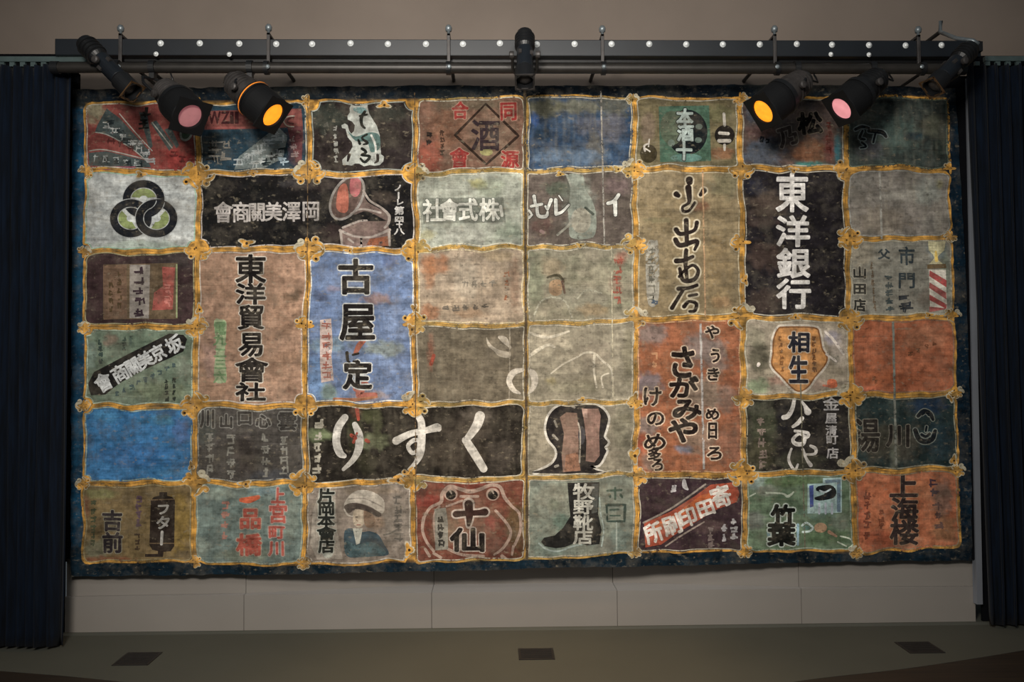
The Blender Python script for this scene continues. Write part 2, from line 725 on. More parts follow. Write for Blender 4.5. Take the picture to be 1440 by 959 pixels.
# grid of the advertisements: pixel nodes [row boundary][column boundary]
GX0 = [119, 280, 434, 584, 738, 890, 1041, 1188, 1334]
GX6 = [115, 272, 428, 583, 740, 896, 1049, 1202, 1352]
GY = [[141, 142, 140, 138, 135, 135, 136, 135, 135],
      [241, 243, 243, 243, 241, 237, 237, 237, 237],
      [354, 351, 352, 350, 347, 345, 342, 336, 333],
      [460, 461, 460, 456, 456, 450, 447, 447, 445],
      [571, 571, 570, 569, 566, 563, 558, 556, 554],
      [680, 680, 680, 676, 672, 668, 667, 663, 659],
      [793, 793, 796, 791, 789, 780, 777, 778, 770]]
BUL = [0, -1, -3, 1, 0, 0, 0]


def node(r, c):
    t = r / 6.0
    x = GX0[c] * (1 - t) + GX6[c] * t
    if c == 0:
        x += BUL[r]
    return x, GY[r][c]


def warp(x, y):
    return (x + 1.2 * N2(x / 18, y / 18, 2.2) + 4.2 * N2(x / 42, y / 42, 4.6), y + 1.2 * N2(x / 18, y / 18, 7.7) + 5.2 * N2(x / 38, y / 38, 9.3))


def quad_map(r0, r1, c0, c1):
    tl, tr, br, bl = node(r0, c0), node(r0, c1), node(r1, c1), node(r1, c0)
    W = (tr[0] - tl[0] + br[0] - bl[0]) / 2
    H = (bl[1] - tl[1] + br[1] - tr[1]) / 2

    def mp(s, t):
        u, v = s / W, t / H
        x = (tl[0] * (1 - u) + tr[0] * u) * (1 - v) + (bl[0] * (1 - u) + br[0] * u) * v
        y = (tl[1] * (1 - u) + tr[1] * u) * (1 - v) + (bl[1] * (1 - u) + br[1] * u) * v
        return x, y
    return mp, W, H


CURTAIN = empty('painted_stage_curtain', tuple(P(735, 806, CUR_Y)),
                'large painted cloth curtain of old advertisement panels with Japanese lettering in gilt scrolled frames', 'curtain')


def gold_col(x, y):
    n = N2(x / 12, y / 12, 4.1)
    c = mix(hx('#7a5c2a'), hx('#c88e2c'), min(1, max(0, 0.5 + n * 1.5)))
    if 590 < x < 890 and 135 < y < 790:
        c = mix(c, hx('#857a48'), 0.45)      # rubbed and faded on these two columns
    return c



# the cloth itself, dark blue green round the panels
CE_T = [(101, 126), (300, 123), (600, 120), (738, 121), (1000, 119), (1200, 120), (1343, 124)]
CE_B = [(99, 811), (300, 808), (420, 808), (520, 804), (640, 803), (760, 799), (900, 796), (1050, 793), (1200, 790), (1367, 788)]


def interp(tab, x):
    for (a, ya), (b, yb) in zip(tab, tab[1:]):
        if x <= b:
            t = (x - a) / (b - a)
            return ya + (yb - ya) * max(0, t)
    return tab[-1][1]


pc = Paint(E_GILT)
nu, nv = 220, 118
pts, cols = [], []
for j in range(nv + 1):
    v = j / nv
    for i in range(nu + 1):
        u = i / nu
        xt, xb_ = 102 + u * (1343 - 102), 99 + u * (1367 - 99)
        xr = xt + (xb_ - xt) * v
        if u > 0.9:
            xr += (u - 0.9) * 10 * 6 * math.sin(PI * v)
        y = interp(CE_T, xt) * (1 - v) + interp(CE_B, xb_) * v
        e = min(i, nu - i, j, nv - j)
        if e == 0:
            xr += 1.6 * N2(y / 14, 3.3)
            y += 1.6 * N2(xr / 14, 5.5)
        n1 = N2(xr / 45, y / 40) * 0.5 + 0.5
        base = mix(hx('#0a1c28'), hx('#112f40'), min(1, max(0, n1 * 1.3 - 0.2)))
        n2 = N2(xr / 80, y / 30, 8)
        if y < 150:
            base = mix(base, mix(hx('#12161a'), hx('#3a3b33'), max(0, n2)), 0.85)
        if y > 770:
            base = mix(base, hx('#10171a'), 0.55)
        gl, gr = node(0, 0)[0], node(0, 8)[0]
        tq = (y - 141) / 650.0
        xl_, xr_ = GX0[0] + (GX6[0] - GX0[0]) * tq, GX0[8] + (GX6[8] - GX0[8]) * tq
        if xl_ + 3 < xr < xr_ - 4 and interp(list(zip(GX0, GY[0])), xr) + 4 < y < interp(list(zip(GX6, GY[6])), xr) - 4:
            base = mix(gold_col(xr, y), hx('#4a3820'), min(0.8, max(0.0, 0.35 + N2(xr / 7, y / 7, 1.1))))
        if xr < 122 and 150 < y < 770:
            base = mix(hx('#0e2c3f'), hx('#184a66'), min(1, max(0, n1 * 1.3 - 0.2)))
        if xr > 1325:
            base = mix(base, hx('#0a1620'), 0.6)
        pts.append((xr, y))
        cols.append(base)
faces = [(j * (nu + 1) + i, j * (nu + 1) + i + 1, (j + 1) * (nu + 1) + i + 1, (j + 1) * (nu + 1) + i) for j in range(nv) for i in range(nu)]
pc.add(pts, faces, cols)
canvas = pc.build('cloth', CURTAIN, 0, label='dark blue green cloth edge')
sm = canvas.modifiers.new('thickness', 'SOLIDIFY')
sm.thickness = 0.004
sm.offset = -1.0

PANELS = {}


def panel(key, r0, r1, c0, c1, base, base2=None, blots=(), rad=11, conc=False, m=2.0, label=None, gold=3.5, rim='#a39a86', streak=0.0, amp=1.0, gw=0.85):
    if gold < 4.3 and 3 <= c0 <= 4:
        m, gold = 1.4, 2.9
    mp, W, H = quad_map(r0, r1, c0, c1)
    b1, b2 = hx(base), hx(base2 or base)
    bl = [(x, y, rx, ry, hx(c), s) for x, y, rx, ry, c, s in blots]
    sd = sum(map(ord, key)) % 50

    def inset(t):
        d = min(t - m, H - m - t)
        if d >= rad:
            return 0.0
        d = max(0.0, d)
        return math.sqrt(max(0, rad * rad - d * d)) if conc else rad - math.sqrt(max(0, rad * rad - (rad - d) ** 2))

    def colour(x, y):
        f = 0.5 + amp * (0.8 * N2(x / 34, y / 26, sd) + 0.45 * N2(x / 11, y / 9, sd + 3))
        c = mix(b1, b2, min(1, max(0, f)))
        for bx, by, rx, ry, bc, s in bl:
            d = math.hypot((x - bx) / rx, (y - by) / ry) + 0.45 * N2(x / 10, y / 8, sd + bx) + 0.25 * N2(x / 4, y / 4, by)
            k = min(1, max(0, (1.15 - d) / 0.45)) * s
            if k > 0:
                c = mix(c, bc, k)
        if streak:
            c = mix(c, hx('#8e8672'), max(0, N2(x / 4.0, y / 70, sd)) * streak)
        return c

    ns, nt = max(8, int(W / 3.2)), max(8, int(H / 3.2))
    pts = []
    for j in range(nt + 1):
        t = m + (H - 2 * m) * j / nt
        a = inset(t)
        for i in range(ns + 1):
            s = m + a + (W - 2 * m - 2 * a) * i / ns
            pts.append(warp(*mp(s, t)))
    cols = [colour(*q) for q in pts]
    p = Paint(illum(*mp(W / 2, H / 2)))
    p.add(pts, [(j * (ns + 1) + i, j * (ns + 1) + i + 1, (j + 1) * (ns + 1) + i + 1, (j + 1) * (ns + 1) + i) for j in range(nt) for i in range(ns)], cols)
    o = p.build('advert_panel', CURTAIN, 2, label=label)
    # gilt border and its pale inner line
    right, left = [], []
    tt = [m + (H - 2 * m) * k / 40 for k in range(41)] + [m + rad * k / 6 for k in range(7)] + [H - m - rad * k / 6 for k in range(7)]
    tt = sorted(set(round(t, 3) for t in tt))
    for t in tt:
        a = inset(t)
        left.append((m + a, t))
        right.append((W - m - a, t))
    loop = []
    n_ = 24
    for k in range(1, n_):
        q = left[0][0] + (right[0][0] - left[0][0]) * k / n_
        loop.append((q, m))
    loop += right
    for k in range(1, n_):
        q = right[-1][0] + (left[-1][0] - right[-1][0]) * k / n_
        loop.append((q, H - m))
    loop += list(reversed(left))
    lp = [warp(*mp(s, t)) for s, t in loop]
    g = Paint(E_GILT)
    g.stroke([(x, y, gold * (0.85 + 0.7 * N2(x / 9, y / 9, 6))) for x, y in lp], '#a87a30', gw, closed=True, cols=gold_col, straight=True)
    ins = []
    cx, cy = mp(W / 2, H / 2)
    for x, y in lp:
        dx, dy = cx - x, cy - y
        l = math.hypot(dx, dy)
        ins.append((x + dx / l * 3.0, y + dy / l * 3.0, 1.5))
    g.stroke(ins, rim, 0.62, closed=True, straight=True)
    g.build('gilt_border', o, 9, True, 'gilt border line')
    PANELS[key] = o
    return o


def strip(p, x0, y0, x1, y1, n, w, h, col, wear=0.75, sw=1.8):
    """a column (or line) of small faded characters no longer legible"""
    rnd = random.Random(int(x0 * 13 + y0 * 7 + x1))
    for k in range(n):
        t = (k + 0.5) / n
        cx, cy = x0 + (x1 - x0) * t, y0 + (y1 - y0) * t
        for q in range(rnd.choice((2, 3, 3))):
            yy = cy + (rnd.random() - 0.5) * h * 0.8
            a = rnd.uniform(0.25, 0.5) * w
            p.stroke([(cx - a, yy + rnd.uniform(-1, 1), sw), (cx + a * rnd.uniform(0.4, 1), yy + rnd.uniform(-1.2, 0.6), sw * 0.8)], col, wear, cap=False)
        for q in range(rnd.choice((1, 2, 2))):
            xx = cx + (rnd.random() - 0.5) * w * 0.6
            p.stroke([(xx, cy - h * rnd.uniform(0.25, 0.48), sw), (xx + rnd.uniform(-2, 2), cy + h * rnd.uniform(0.2, 0.48), sw * 0.8)], col, wear, cap=False)


def lettering(parent, items, col, bold=0.9, wear=0.9, outline=None, layer=6, label=None, extra=None, n=8):
    """items (char, x, y, w, h[, rot]); outline = (colour, width)"""
    if outline:
        q = Paint()
        for it in items:
            q.glyph(it[0], it[1], it[2], it[3], it[4], outline[0], bold + outline[1], wear, it[5] if len(it) > 5 else 0.0, n=10)
        q.build('lettering_outline', parent, layer - 1, True)
    p = Paint()
    for it in items:
        p.glyph(it[0], it[1], it[2], it[3], it[4], col, bold, wear, it[5] if len(it) > 5 else 0.0, n=n)
    if extra:
        extra(p)
    return p.build('lettering', parent, layer, True, label)


def strokes(parent, name, sl, col, wear=0.9, outline=None, layer=6, label=None):
    """sl: list of strokes, each a list of (x, y, width)"""
    if outline:
        q = Paint()
        for s in sl:
            q.stroke([(a[0], a[1], a[2] + 2 * outline[1]) for a in s], outline[0], wear)
        q.build(name + '_outline', parent, layer - 1, True)
    p = Paint()
    for s in sl:
        p.stroke(s, col, wear)
    return p.build(name, parent, layer, True, label)


# ================================================================== the advertisement panels
BK = '#1b1817'
# ---- row 1
o = panel('11', 0, 1, 0, 1, '#6b332f', '#7c3f38', [(134, 156, 14, 16, '#8b8468', 0.9), (250, 225, 24, 20, '#8a3530', 0.9)], label='red panel with grey sunburst rays')
p = Paint()
for q in ([(136, 176), (150, 152), (168, 166), (212, 214), (206, 226), (184, 208), (152, 190), (134, 186)],
          [(124, 215), (150, 212), (208, 226), (212, 236), (126, 233)],
          [(212, 172), (220, 170), (244, 204), (238, 212)], [(196, 158), (206, 158), (214, 206), (210, 210)], [(232, 182), (240, 178), (252, 204), (248, 208)]):
    p.poly(q, '#3e4645', 0.92, wob=1.5)
p.poly([(138, 234), (190, 234), (192, 238), (138, 239)], '#95485a', 0.9)
p.disc(262, 187, 9, 12, '#8f8f80', 0.9, 0.4)
p.disc(262, 187, 6, 9, '#3c4a3a', 0.9, 0.4)
for q in ([(134, 186, 1.5), (152, 190, 1.5), (184, 208, 1.5), (206, 226, 1.5)], [(214, 172, 1.5), (228, 190, 1.5), (242, 208, 1.5)], [(126, 212, 1.5), (150, 211, 1.5), (205, 224, 1.5)]):
    p.stroke(q, '#8d8a80', 0.8)
p.build('sunburst', o, 4, True, 'grey green rays with pale edges')
p = Paint()
strip(p, 206, 150, 203, 182, 2, 18, 16, BK, 0.85, 2.6)
strip(p, 190, 196, 218, 232, 3, 20, 13, '#8d8c8a', 0.75, 2.0)
strip(p, 150, 165, 185, 205, 3, 16, 10, '#20282a', 0.6, 2.0)
strip(p, 146, 172, 212, 222, 6, 15, 11, '#9a9a96', 0.72, 1.5)
strip(p, 128, 222, 200, 230, 5, 12, 11, '#8f938f', 0.7, 1.4)
p.stroke([(168, 160, 1.4), (192, 188, 1.4), (214, 212, 1.4)], '#a09a90', 0.75)
strip(p, 150, 196, 190, 212, 3, 13, 10, '#4c2422', 0.65, 2.2)
strip(p, 240, 214, 262, 228, 2, 16, 11, '#5c2422', 0.62, 2.4)
strip(p, 140, 224, 205, 232, 4, 9, 12, '#20282a', 0.6, 2.0)
p.build('lettering', o, 6, True, 'small worn lettering along the rays')

o = panel('12', 0, 1, 1, 2, '#22343f', '#2b4350', [(300, 205, 20, 22, '#3a4142', 0.6), (415, 205, 12, 30, '#4a3236', 0.8)], rad=12, label='blue grey panel under a red band')
p = Paint()
p.poly([(289, 156), (424, 153), (426, 178), (380, 181), (288, 182)], '#74403a', 0.95, wob=1.2)
p.poly([(404, 178), (426, 178), (424, 226), (416, 228)], '#63393a', 0.85, wob=1.5)
p.poly([(291, 178), (345, 178), (345, 181), (291, 182)], '#95504a', 0.9)
p.poly([(336, 220), (380, 186), (392, 180), (404, 192), (398, 222), (372, 236), (330, 238)], '#77807d', 0.75, wob=2)
p.build('colour_band', o, 4, True, 'dull red band')
lettering(o, [('W', 301.5, 167, 17, 18), ('Z', 317, 167, 11, 17), ('I', 326, 167, 4, 17), ('I', 333, 167, 4, 17)], '#3a1a1c', 0.8, 0.95, n=6)
p = Paint()
strip(p, 300, 195, 298, 228, 2, 20, 15, '#15191a', 0.75, 2.4)
strip(p, 320, 195, 318, 228, 2, 20, 15, '#7c766c', 0.65, 2.2)
strip(p, 345, 225, 395, 186, 4, 18, 15, '#b0b4b0', 0.75, 2.4)
strip(p, 330, 232, 400, 192, 6, 15, 12, '#aab0ae', 0.75, 1.6)
strip(p, 352, 235, 398, 212, 4, 15, 12, '#b2b6b2', 0.75, 1.6)
strip(p, 306, 196, 304, 230, 3, 24, 13, '#8a8478', 0.7, 1.4)
strip(p, 410, 190, 416, 222, 3, 12, 11, '#8a7470', 0.7, 1.8)
strip(p, 368, 232, 405, 208, 3, 16, 13, '#1d2a2e', 0.7, 2.2)
strip(p, 396, 224, 402, 230, 2, 14, 9, '#9fb0b8', 0.8, 2.4)
p.stroke([(414, 163, 1.6), (405, 164, 1.6), (399, 170, 1.6), (404, 177, 1.6), (413, 178, 1.6)], '#9a9080', 0.8)
p.stroke([(413, 165, 2.6), (406, 167, 2.6), (404, 172, 2.6), (412, 174, 2.6)], '#45201f', 0.8)
p.build('lettering', o, 7, True, 'worn brush lettering')

o = panel('13', 0, 1, 2, 3, '#2a2322', '#322a28', [(460, 165, 26, 22, '#3b4038', 0.8), (545, 160, 28, 12, '#3a3c34', 0.7), (545, 190, 16, 14, '#3e3830', 0.7)], rad=13, conc=True, rim='#8f9186', label='dark brown panel with a white seated cat')
CAT = [(494, 147), (499, 149), (504, 149), (510, 148), (513, 145), (515, 141.5), (517, 146), (517, 151), (519, 159), (523, 166), (530, 177), (534, 190), (535, 205), (536, 217), (540, 220), (539, 227), (534, 232), (527, 233), (520, 232), (512, 234), (505, 230), (499, 230), (495, 233), (489, 232), (482, 232), (481, 225), (486, 220), (491, 215), (496, 206), (495, 200), (489, 193), (487, 185), (486, 181), (481, 180), (480, 176), (485, 173.5), (489, 176), (491, 184), (494, 188), (498, 184), (499, 176), (495, 171), (489, 168), (488.5, 163), (492, 158), (491.5, 152)]
p = Paint()
p.poly(CAT, '#a9aaa0', 0.97)
p.poly([(497, 152), (511, 151), (516, 156), (510, 160), (499, 157)], '#6f8f8c', 0.7, smooth=True)
p.poly([(489, 184), (500, 192), (520, 186), (533, 190), (534, 208), (522, 214), (516, 200), (500, 198)], '#566f69', 0.78, smooth=True)
p.stroke([(522, 190, 3), (528, 205, 3), (528, 222, 2)], '#c2c0b6', 0.7)
p.stroke([(531, 218, 4), (531, 226, 4), (527, 229, 2)], '#2b2422', 0.8)
p.stroke([(491, 218, 5), (489, 226, 3)], '#2b2422', 0.8)
p.build('cat_picture', o, 4, True, 'white cat with grey green shading')
strokes(o, 'lettering', [[(513, 157, 4), (508, 166, 5), (509, 176, 4), (513, 180, 3)], [(506, 163, 3), (516, 161, 3)], [(504, 197, 3), (506, 202, 4)], [(516, 189, 3), (509, 194, 3), (517, 201, 4), (511, 203, 2)],
                         [(509, 209, 4), (515, 214, 4), (508, 218, 3), (520, 220, 4), (513, 228, 4), (507, 223, 3)]], '#20221f', 0.9)
p = Paint()
strip(p, 471, 176, 473, 229, 5, 7, 10, '#9d9a90', 0.7, 1.9)
strip(p, 458, 170, 458, 190, 2, 7, 10, '#5c5a50', 0.6, 1.9)
p.build('small_lettering', o, 6, True)

o = panel('14', 0, 1, 3, 4, '#6d5040', '#7c5a48', [(605, 220, 18, 26, '#8c4a38', 0.9), (690, 190, 40, 40, '#76614f', 0.6), (628, 175, 24, 34, '#6c4a36', 0.7), (660, 147, 60, 8, '#6a5d4a', 0.8)], conc=False, rad=5, gw=0.6, label='red brown panel with a black diamond')
p = Paint()
p.stroke([(683, 146, 3), (729, 191, 4), (684, 231, 3.2), (640, 190, 4), (683, 146, 2.5)], '#33251d', 0.86, straight=True)
p.stroke([(604, 168, 0.1), (690, 150, 1.2)], '#33251d', 0.0)
p.disc(684, 214, 9, 5, '#8f8754', 0.85)
p.build('diamond', o, 4, True, 'black diamond outline')
lettering(o, [('酒', 683, 190, 42, 46)], '#372a2d', 1.3, 0.9)
lettering(o, [('合', 647, 155, 24, 26), ('同', 715, 156, 26, 28), ('會', 646, 222, 28, 30), ('源', 717, 224, 26, 26)], '#8e2f2a', 1.0, 0.82, outline=('#a07a66', 1.4), label='red lettering')
p = Paint()
strip(p, 604, 185, 604, 205, 2, 12, 9, '#2c2420', 0.8, 2.2)
strip(p, 622, 182, 622, 220, 4, 8, 9, '#3c2a20', 0.72, 1.9)
p.build('small_lettering', o, 6, True)

o = panel('15', 0, 1, 4, 5, '#2c4058', '#3b5068', [(765, 152, 24, 14, '#6e6a52', 0.85), (812, 150, 40, 10, '#66634f', 0.8), (866, 150, 24, 18, '#5e5d50', 0.8), (825, 175, 18, 14, '#62616a', 0.6), (862, 180, 20, 22, '#62616a', 0.8), (838, 212, 14, 26, '#6a655c', 0.8), (800, 220, 55, 14, '#5f7082', 0.8), (764, 190, 14, 10, '#20303e', 0.8), (752, 168, 6, 10, '#3b5c92', 0.9)], rad=5, gw=0.55, streak=0.35, label='mottled blue panel with pale drips and no lettering')

o = panel('16', 0, 1, 5, 6, '#655b40', '#726648', [(912, 180, 10, 24, '#7d6a58', 0.8), (1015, 216, 18, 9, '#8a5a3c', 0.7), (1010, 160, 20, 14, '#5c5a3c', 0.7)], rad=6, gw=0.7, label='olive panel with a green square and black disc')
p = Paint()
p.poly([(926, 150), (998, 148), (1000, 226), (928, 228)], '#47624f', 0.94, wob=1.5)
p.disc(966, 186, 29, 32, '#161b1d', 0.86)
p.disc(945, 180, 17, 24, '#56604c', 0.85)
p.disc(965, 222, 22, 6, '#5b7e72', 0.75)
p.disc(1019, 190, 14, 14, '#211c18', 0.88)
p.disc(912, 216, 12, 13, '#38301f', 0.85)
p.disc(983, 178, 5, 4, '#5d6a60', 0.85)
p.disc(982, 197, 5, 4, '#5d6a60', 0.85)
p.disc(944, 201, 5, 5, '#6d7a6c', 0.85)
p.build('round_mark', o, 4, True, 'green square with black disc')
lettering(o, [('本', 963, 165, 24, 26), ('酒', 964, 187, 24, 24), ('十', 962, 212, 24, 28)], '#9ba69e', 1.4, 0.93, outline=('#1a2020', 1.6))
strokes(o, 'small_lettering', [[(907, 212, 3), (906, 205, 3), (912, 202, 2)], [(908, 209, 2), (914, 213, 2)], [(913, 196, 2), (912, 206, 2)], [(1018, 160, 4), (1019, 176, 4)], [(1012, 187, 4.5), (1024, 188, 4.5)], [(1011, 198, 5), (1026, 198, 5)], [(1019, 204, 4), (1019, 211, 3)]], '#b8aea0', 0.85)

o = panel('17', 0, 1, 6, 7, '#443c3b', '#57453c', [(1138, 215, 24, 22, '#704a32', 0.95), (1072, 216, 28, 24, '#4e5560', 0.9), (1068, 186, 22, 10, '#5e4540', 0.8), (1062, 160, 16, 14, '#3e4148', 0.8), (1166, 205, 7, 28, '#6a3630', 0.8), (1143, 232, 28, 5, '#37736a', 0.9), (1178, 212, 5, 30, '#2f5f66', 0.9)], rad=6, gw=0.7, label='brown and violet panel with slanting black lettering')
lettering(o, [('松', 1139, 173, 36, 32, -0.1)], '#0f0e0e', 2.0, 0.95, outline=('#6a5c4e', 1.5))
lettering(o, [('乃', 1108, 191, 30, 30, -0.3)], '#3d3330', 1.4, 0.9, outline=('#7d7268', 1.8))
p = Paint()
strip(p, 1166, 170, 1166, 218, 4, 9, 11, '#55261f', 0.7, 2.2)
strip(p, 1068, 196, 1084, 198, 2, 8, 8, '#15191f', 0.75, 2.6)
p.build('small_lettering', o, 6, True)

o = panel('18', 0, 1, 7, 8, '#262b29', '#3a423d', [(1260, 190, 34, 24, '#46554e', 0.8), (1312, 175, 16, 18, '#4a4a3c', 0.8), (1225, 210, 18, 14, '#4b484b', 0.7), (1322, 205, 10, 26, '#1f2520', 0.9), (1285, 192, 14, 6, '#1d3038', 0.9)], rad=5, gw=0.4, streak=0.3, rim='#59604f', label='very dark grey green panel with broken lettering')
strokes(o, 'lettering', [[(1203, 182, 4), (1212, 178, 4), (1222, 180, 3)], [(1213, 184, 3), (1209, 194, 4), (1216, 196, 3)], [(1222, 184, 5), (1240, 186, 6), (1246, 192, 4)], [(1231, 188, 3), (1228, 200, 3)], [(1212, 200, 3), (1218, 206, 3), (1210, 208, 2)]], '#10161a', 0.88, outline=('#6d7672', 1.5))

# ---- row 2
o = panel('21', 1, 2, 0, 1, '#a2a5a2', '#b3b3ad', [(200, 345, 60, 8, '#9aa696', 0.7)], rad=9, conc=True, rim='#8ba88e', label='white panel with three interlocked black rings')
p = Paint()
RI = [(202, 280, -PI / 2), (184, 307, PI * 0.80), (220, 307, PI * 0.2)]
for cx, cy, a in RI:
    arc = [(cx + 20 * math.cos(a + t), cy + 18 * math.sin(a + t)) for t in [k / 14 * 2.8 - 1.4 for k in range(15)]]
    arc += [(cx + 6 * math.cos(a + t), cy + 5 * math.sin(a + t)) for t in [1.2 - k / 14 * 2.4 for k in range(15)]]
    p.poly(arc, '#77824e', 0.95)
for i, (cx, cy, a) in enumerate(RI):
    ring = [(cx + 24 * math.cos(t), cy + 21.5 * math.sin(t), 12.8) for t in [2 * PI * k / 16 for k in range(16)]]
    p.stroke(ring, '#9a9b98', 0.97, closed=True)
    p.stroke([(x, y, 10.6) for x, y, _ in ring], '#1c1e22', 0.98, closed=True)
cx, cy, a = RI[0]
p.stroke([(cx + 24 * math.cos(t), cy + 21.5 * math.sin(t), 12.8) for t in [0.15 + k * 0.12 for k in range(9)]], '#9a9b98', 0.97, cap=False)
p.stroke([(cx + 24 * math.cos(t), cy + 21.5 * math.sin(t), 10.6) for t in [0.0 + k * 0.12 for k in range(11)]], '#1c1e22', 0.98, cap=False)
p.build('ring_emblem', o, 4, True, 'three interlocked black rings with green crescents')

o = panel('22', 1, 2, 1, 3, '#191919', '#201d1d', [(440, 258, 40, 10, '#3c3230', 0.7), (410, 258, 22, 5, '#3a3838', 0.6), (540, 278, 16, 10, '#4a4038', 0.85), (470, 330, 24, 14, '#3a2e2b', 0.7), (535, 335, 10, 14, '#332a22', 0.7)], rad=12, conc=True, rim='#a59a90', label='long black panel with white lettering and a gramophone')
lettering(o, [('會', 314, 298.5, 28, 31), ('商', 338.5, 298.5, 26, 30), ('關', 361, 298, 26, 28), ('美', 384.5, 297.5, 26, 28), ('澤', 410, 297.5, 27, 30), ('岡', 437, 296.5, 27, 30)], '#aca39c', 0.75, 0.95)
p = Paint()
p.disc(488, 278, 32, 19, '#5d4a42', 0.97, -1.05)
p.poly([(478, 262), (486, 258), (490, 272), (489, 296), (480, 299), (473, 292), (474, 275)], '#a8604c', 0.9, smooth=True)
p.poly([(494, 249), (506, 249), (507, 268), (500, 277), (492, 270)], '#a85e5e', 0.9, smooth=True)
p.poly([(509, 273), (517, 284), (533, 293), (547, 301), (548, 312), (539, 308), (515, 297), (497, 301)], '#6f5c54', 0.9, smooth=True)
p.poly([(481, 322), (507, 311), (545, 311), (548, 324), (546, 346), (480, 346)], '#77625a', 0.9, wob=1.0)
p.poly([(515, 345), (520, 336), (545, 332), (548, 346)], '#8a5238', 0.7)
ln = '#a3958a'
p.stroke([(488 + 33 * math.cos(t) * math.cos(-1.05) - 20 * math.sin(t) * math.sin(-1.05), 278 + 33 * math.cos(t) * math.sin(-1.05) + 20 * math.sin(t) * math.cos(-1.05), 3.4) for t in [2 * PI * k / 14 for k in range(14)]], '#8d857d', 0.97, closed=True)
for q in ([(511, 268, 3), (520, 282, 3), (536, 292, 3), (547, 303, 4), (546, 314, 4), (541, 320, 3)], [(494, 300, 2.5), (510, 294, 2.5), (535, 299, 3)],
          [(478, 324, 4), (498, 332, 3), (522, 333, 3), (548, 323, 4)], [(479, 325, 4), (481, 345, 3)], [(547, 325, 4), (548, 345, 3)], [(482, 320, 3), (505, 311, 3), (516, 310, 2.5)], [(514, 314, 3.4), (521, 321, 3), (540, 315, 3)], [(508, 333, 3), (508, 345, 3)], [(490, 336, 3), (497, 341, 2.5)]):
    p.stroke(q, ln, 0.92)
p.build('gramophone_picture', o, 4, True, 'gramophone with a red horn')
lettering(o, [('ノ', 560, 264, 12, 11), ('レ', 562, 284, 11, 10), ('第', 561.5, 296, 14, 12), ('四', 561.5, 308, 14, 9), ('十', 561.5, 316, 9, 9), ('八', 561.5, 325, 15, 10)], '#b7b1aa', 0.7, 0.92, n=6, label='small white lettering',
          extra=lambda p: p.stroke([(560.5, 271, 2.6), (560.5, 279, 2.2)], '#b7b1aa', 0.92))

o = panel('24', 1, 2, 3, 4, '#989a88', '#a7a797', [(672, 258, 14, 8, '#a39a55', 0.7), (600, 330, 12, 8, '#a39a6a', 0.6), (690, 265, 20, 14, '#868c76', 0.6), (716, 325, 20, 14, '#8c9680', 0.6), (655, 330, 30, 14, '#a39f92', 0.5)], rad=3, gold=3.6, gw=0.62, rim='#b5ad96', label='pale grey green panel with white lettering on a grey band')
p = Paint()
p.poly([(594, 279), (708, 277), (711, 312), (595, 314)], '#77796c', 0.72, wob=1.5)
p.build('colour_band', o, 3, True, 'worn grey band')
lettering(o, [('社', 609, 296, 30, 34), ('會', 632, 295, 27, 33), ('式', 658, 295, 29, 34), ('株', 688, 295, 30, 34)], '#cdc9ba', 1.1, 0.93, outline=('#5f6258', 1.2), extra=lambda p: (p.stroke([(704, 290, 4), (706, 303, 4)], '#cdc9ba', 0.85)))

o = panel('25', 1, 2, 4, 5, '#5e534a', '#6a5d54', [(795, 266, 30, 12, '#5c6654', 0.7), (880, 300, 14, 24, '#5c5048', 0.6), (762, 318, 16, 14, '#6d5048', 0.8), (815, 290, 22, 46, '#8d9082', 0.5), (868, 262, 20, 12, '#75605e', 0.6)], rad=3, gold=3.8, gw=0.75, label='purple brown panel with a pale bottle')
p = Paint()
p.poly([(799, 246), (819, 246), (823, 266), (832, 280), (838, 300), (838, 325), (830, 335), (803, 334), (800, 312), (799, 292), (802, 268)], '#8f9384', 0.94, smooth=True)
p.disc(817, 310, 14, 18, '#a7a08c', 0.85)
p.stroke([(784, 330, 3.5), (800, 316, 3), (806, 303, 3)], '#a49f8e', 0.85)
p.stroke([(823, 292, 3), (834, 301, 4)], '#4c5248', 0.75)
p.stroke([(797, 246, 3), (803, 262, 2.5)], '#a8a898', 0.85)
p.stroke([(761, 325, 5), (764, 327, 5)], '#a98580', 0.8)
p.build('bottle_picture', o, 4, True, 'pale grey green bottle')
strokes(o, 'lettering', [[(751, 276, 5), (753, 288, 4)], [(747, 290, 4), (762, 287, 4)], [(755, 288, 4), (757, 303, 5), (768, 304, 5), (770, 298, 3)], [(744, 296, 3), (747, 300, 3)], [(744, 306, 4), (748, 302, 3)], [(767, 290, 3), (769, 294, 3)], [(775, 281, 5), (770, 294, 4)],
                         [(781.5, 281, 5), (782, 301, 5)], [(782, 301, 5), (790, 298, 4), (800, 288, 3)], [(786, 275, 2), (791, 282, 2)], [(870, 274, 5), (863, 283, 5), (855, 286, 5)], [(865, 284, 6), (865.5, 302, 5)]], '#cfccc0', 0.93, outline=('#3b3732', 1.0))

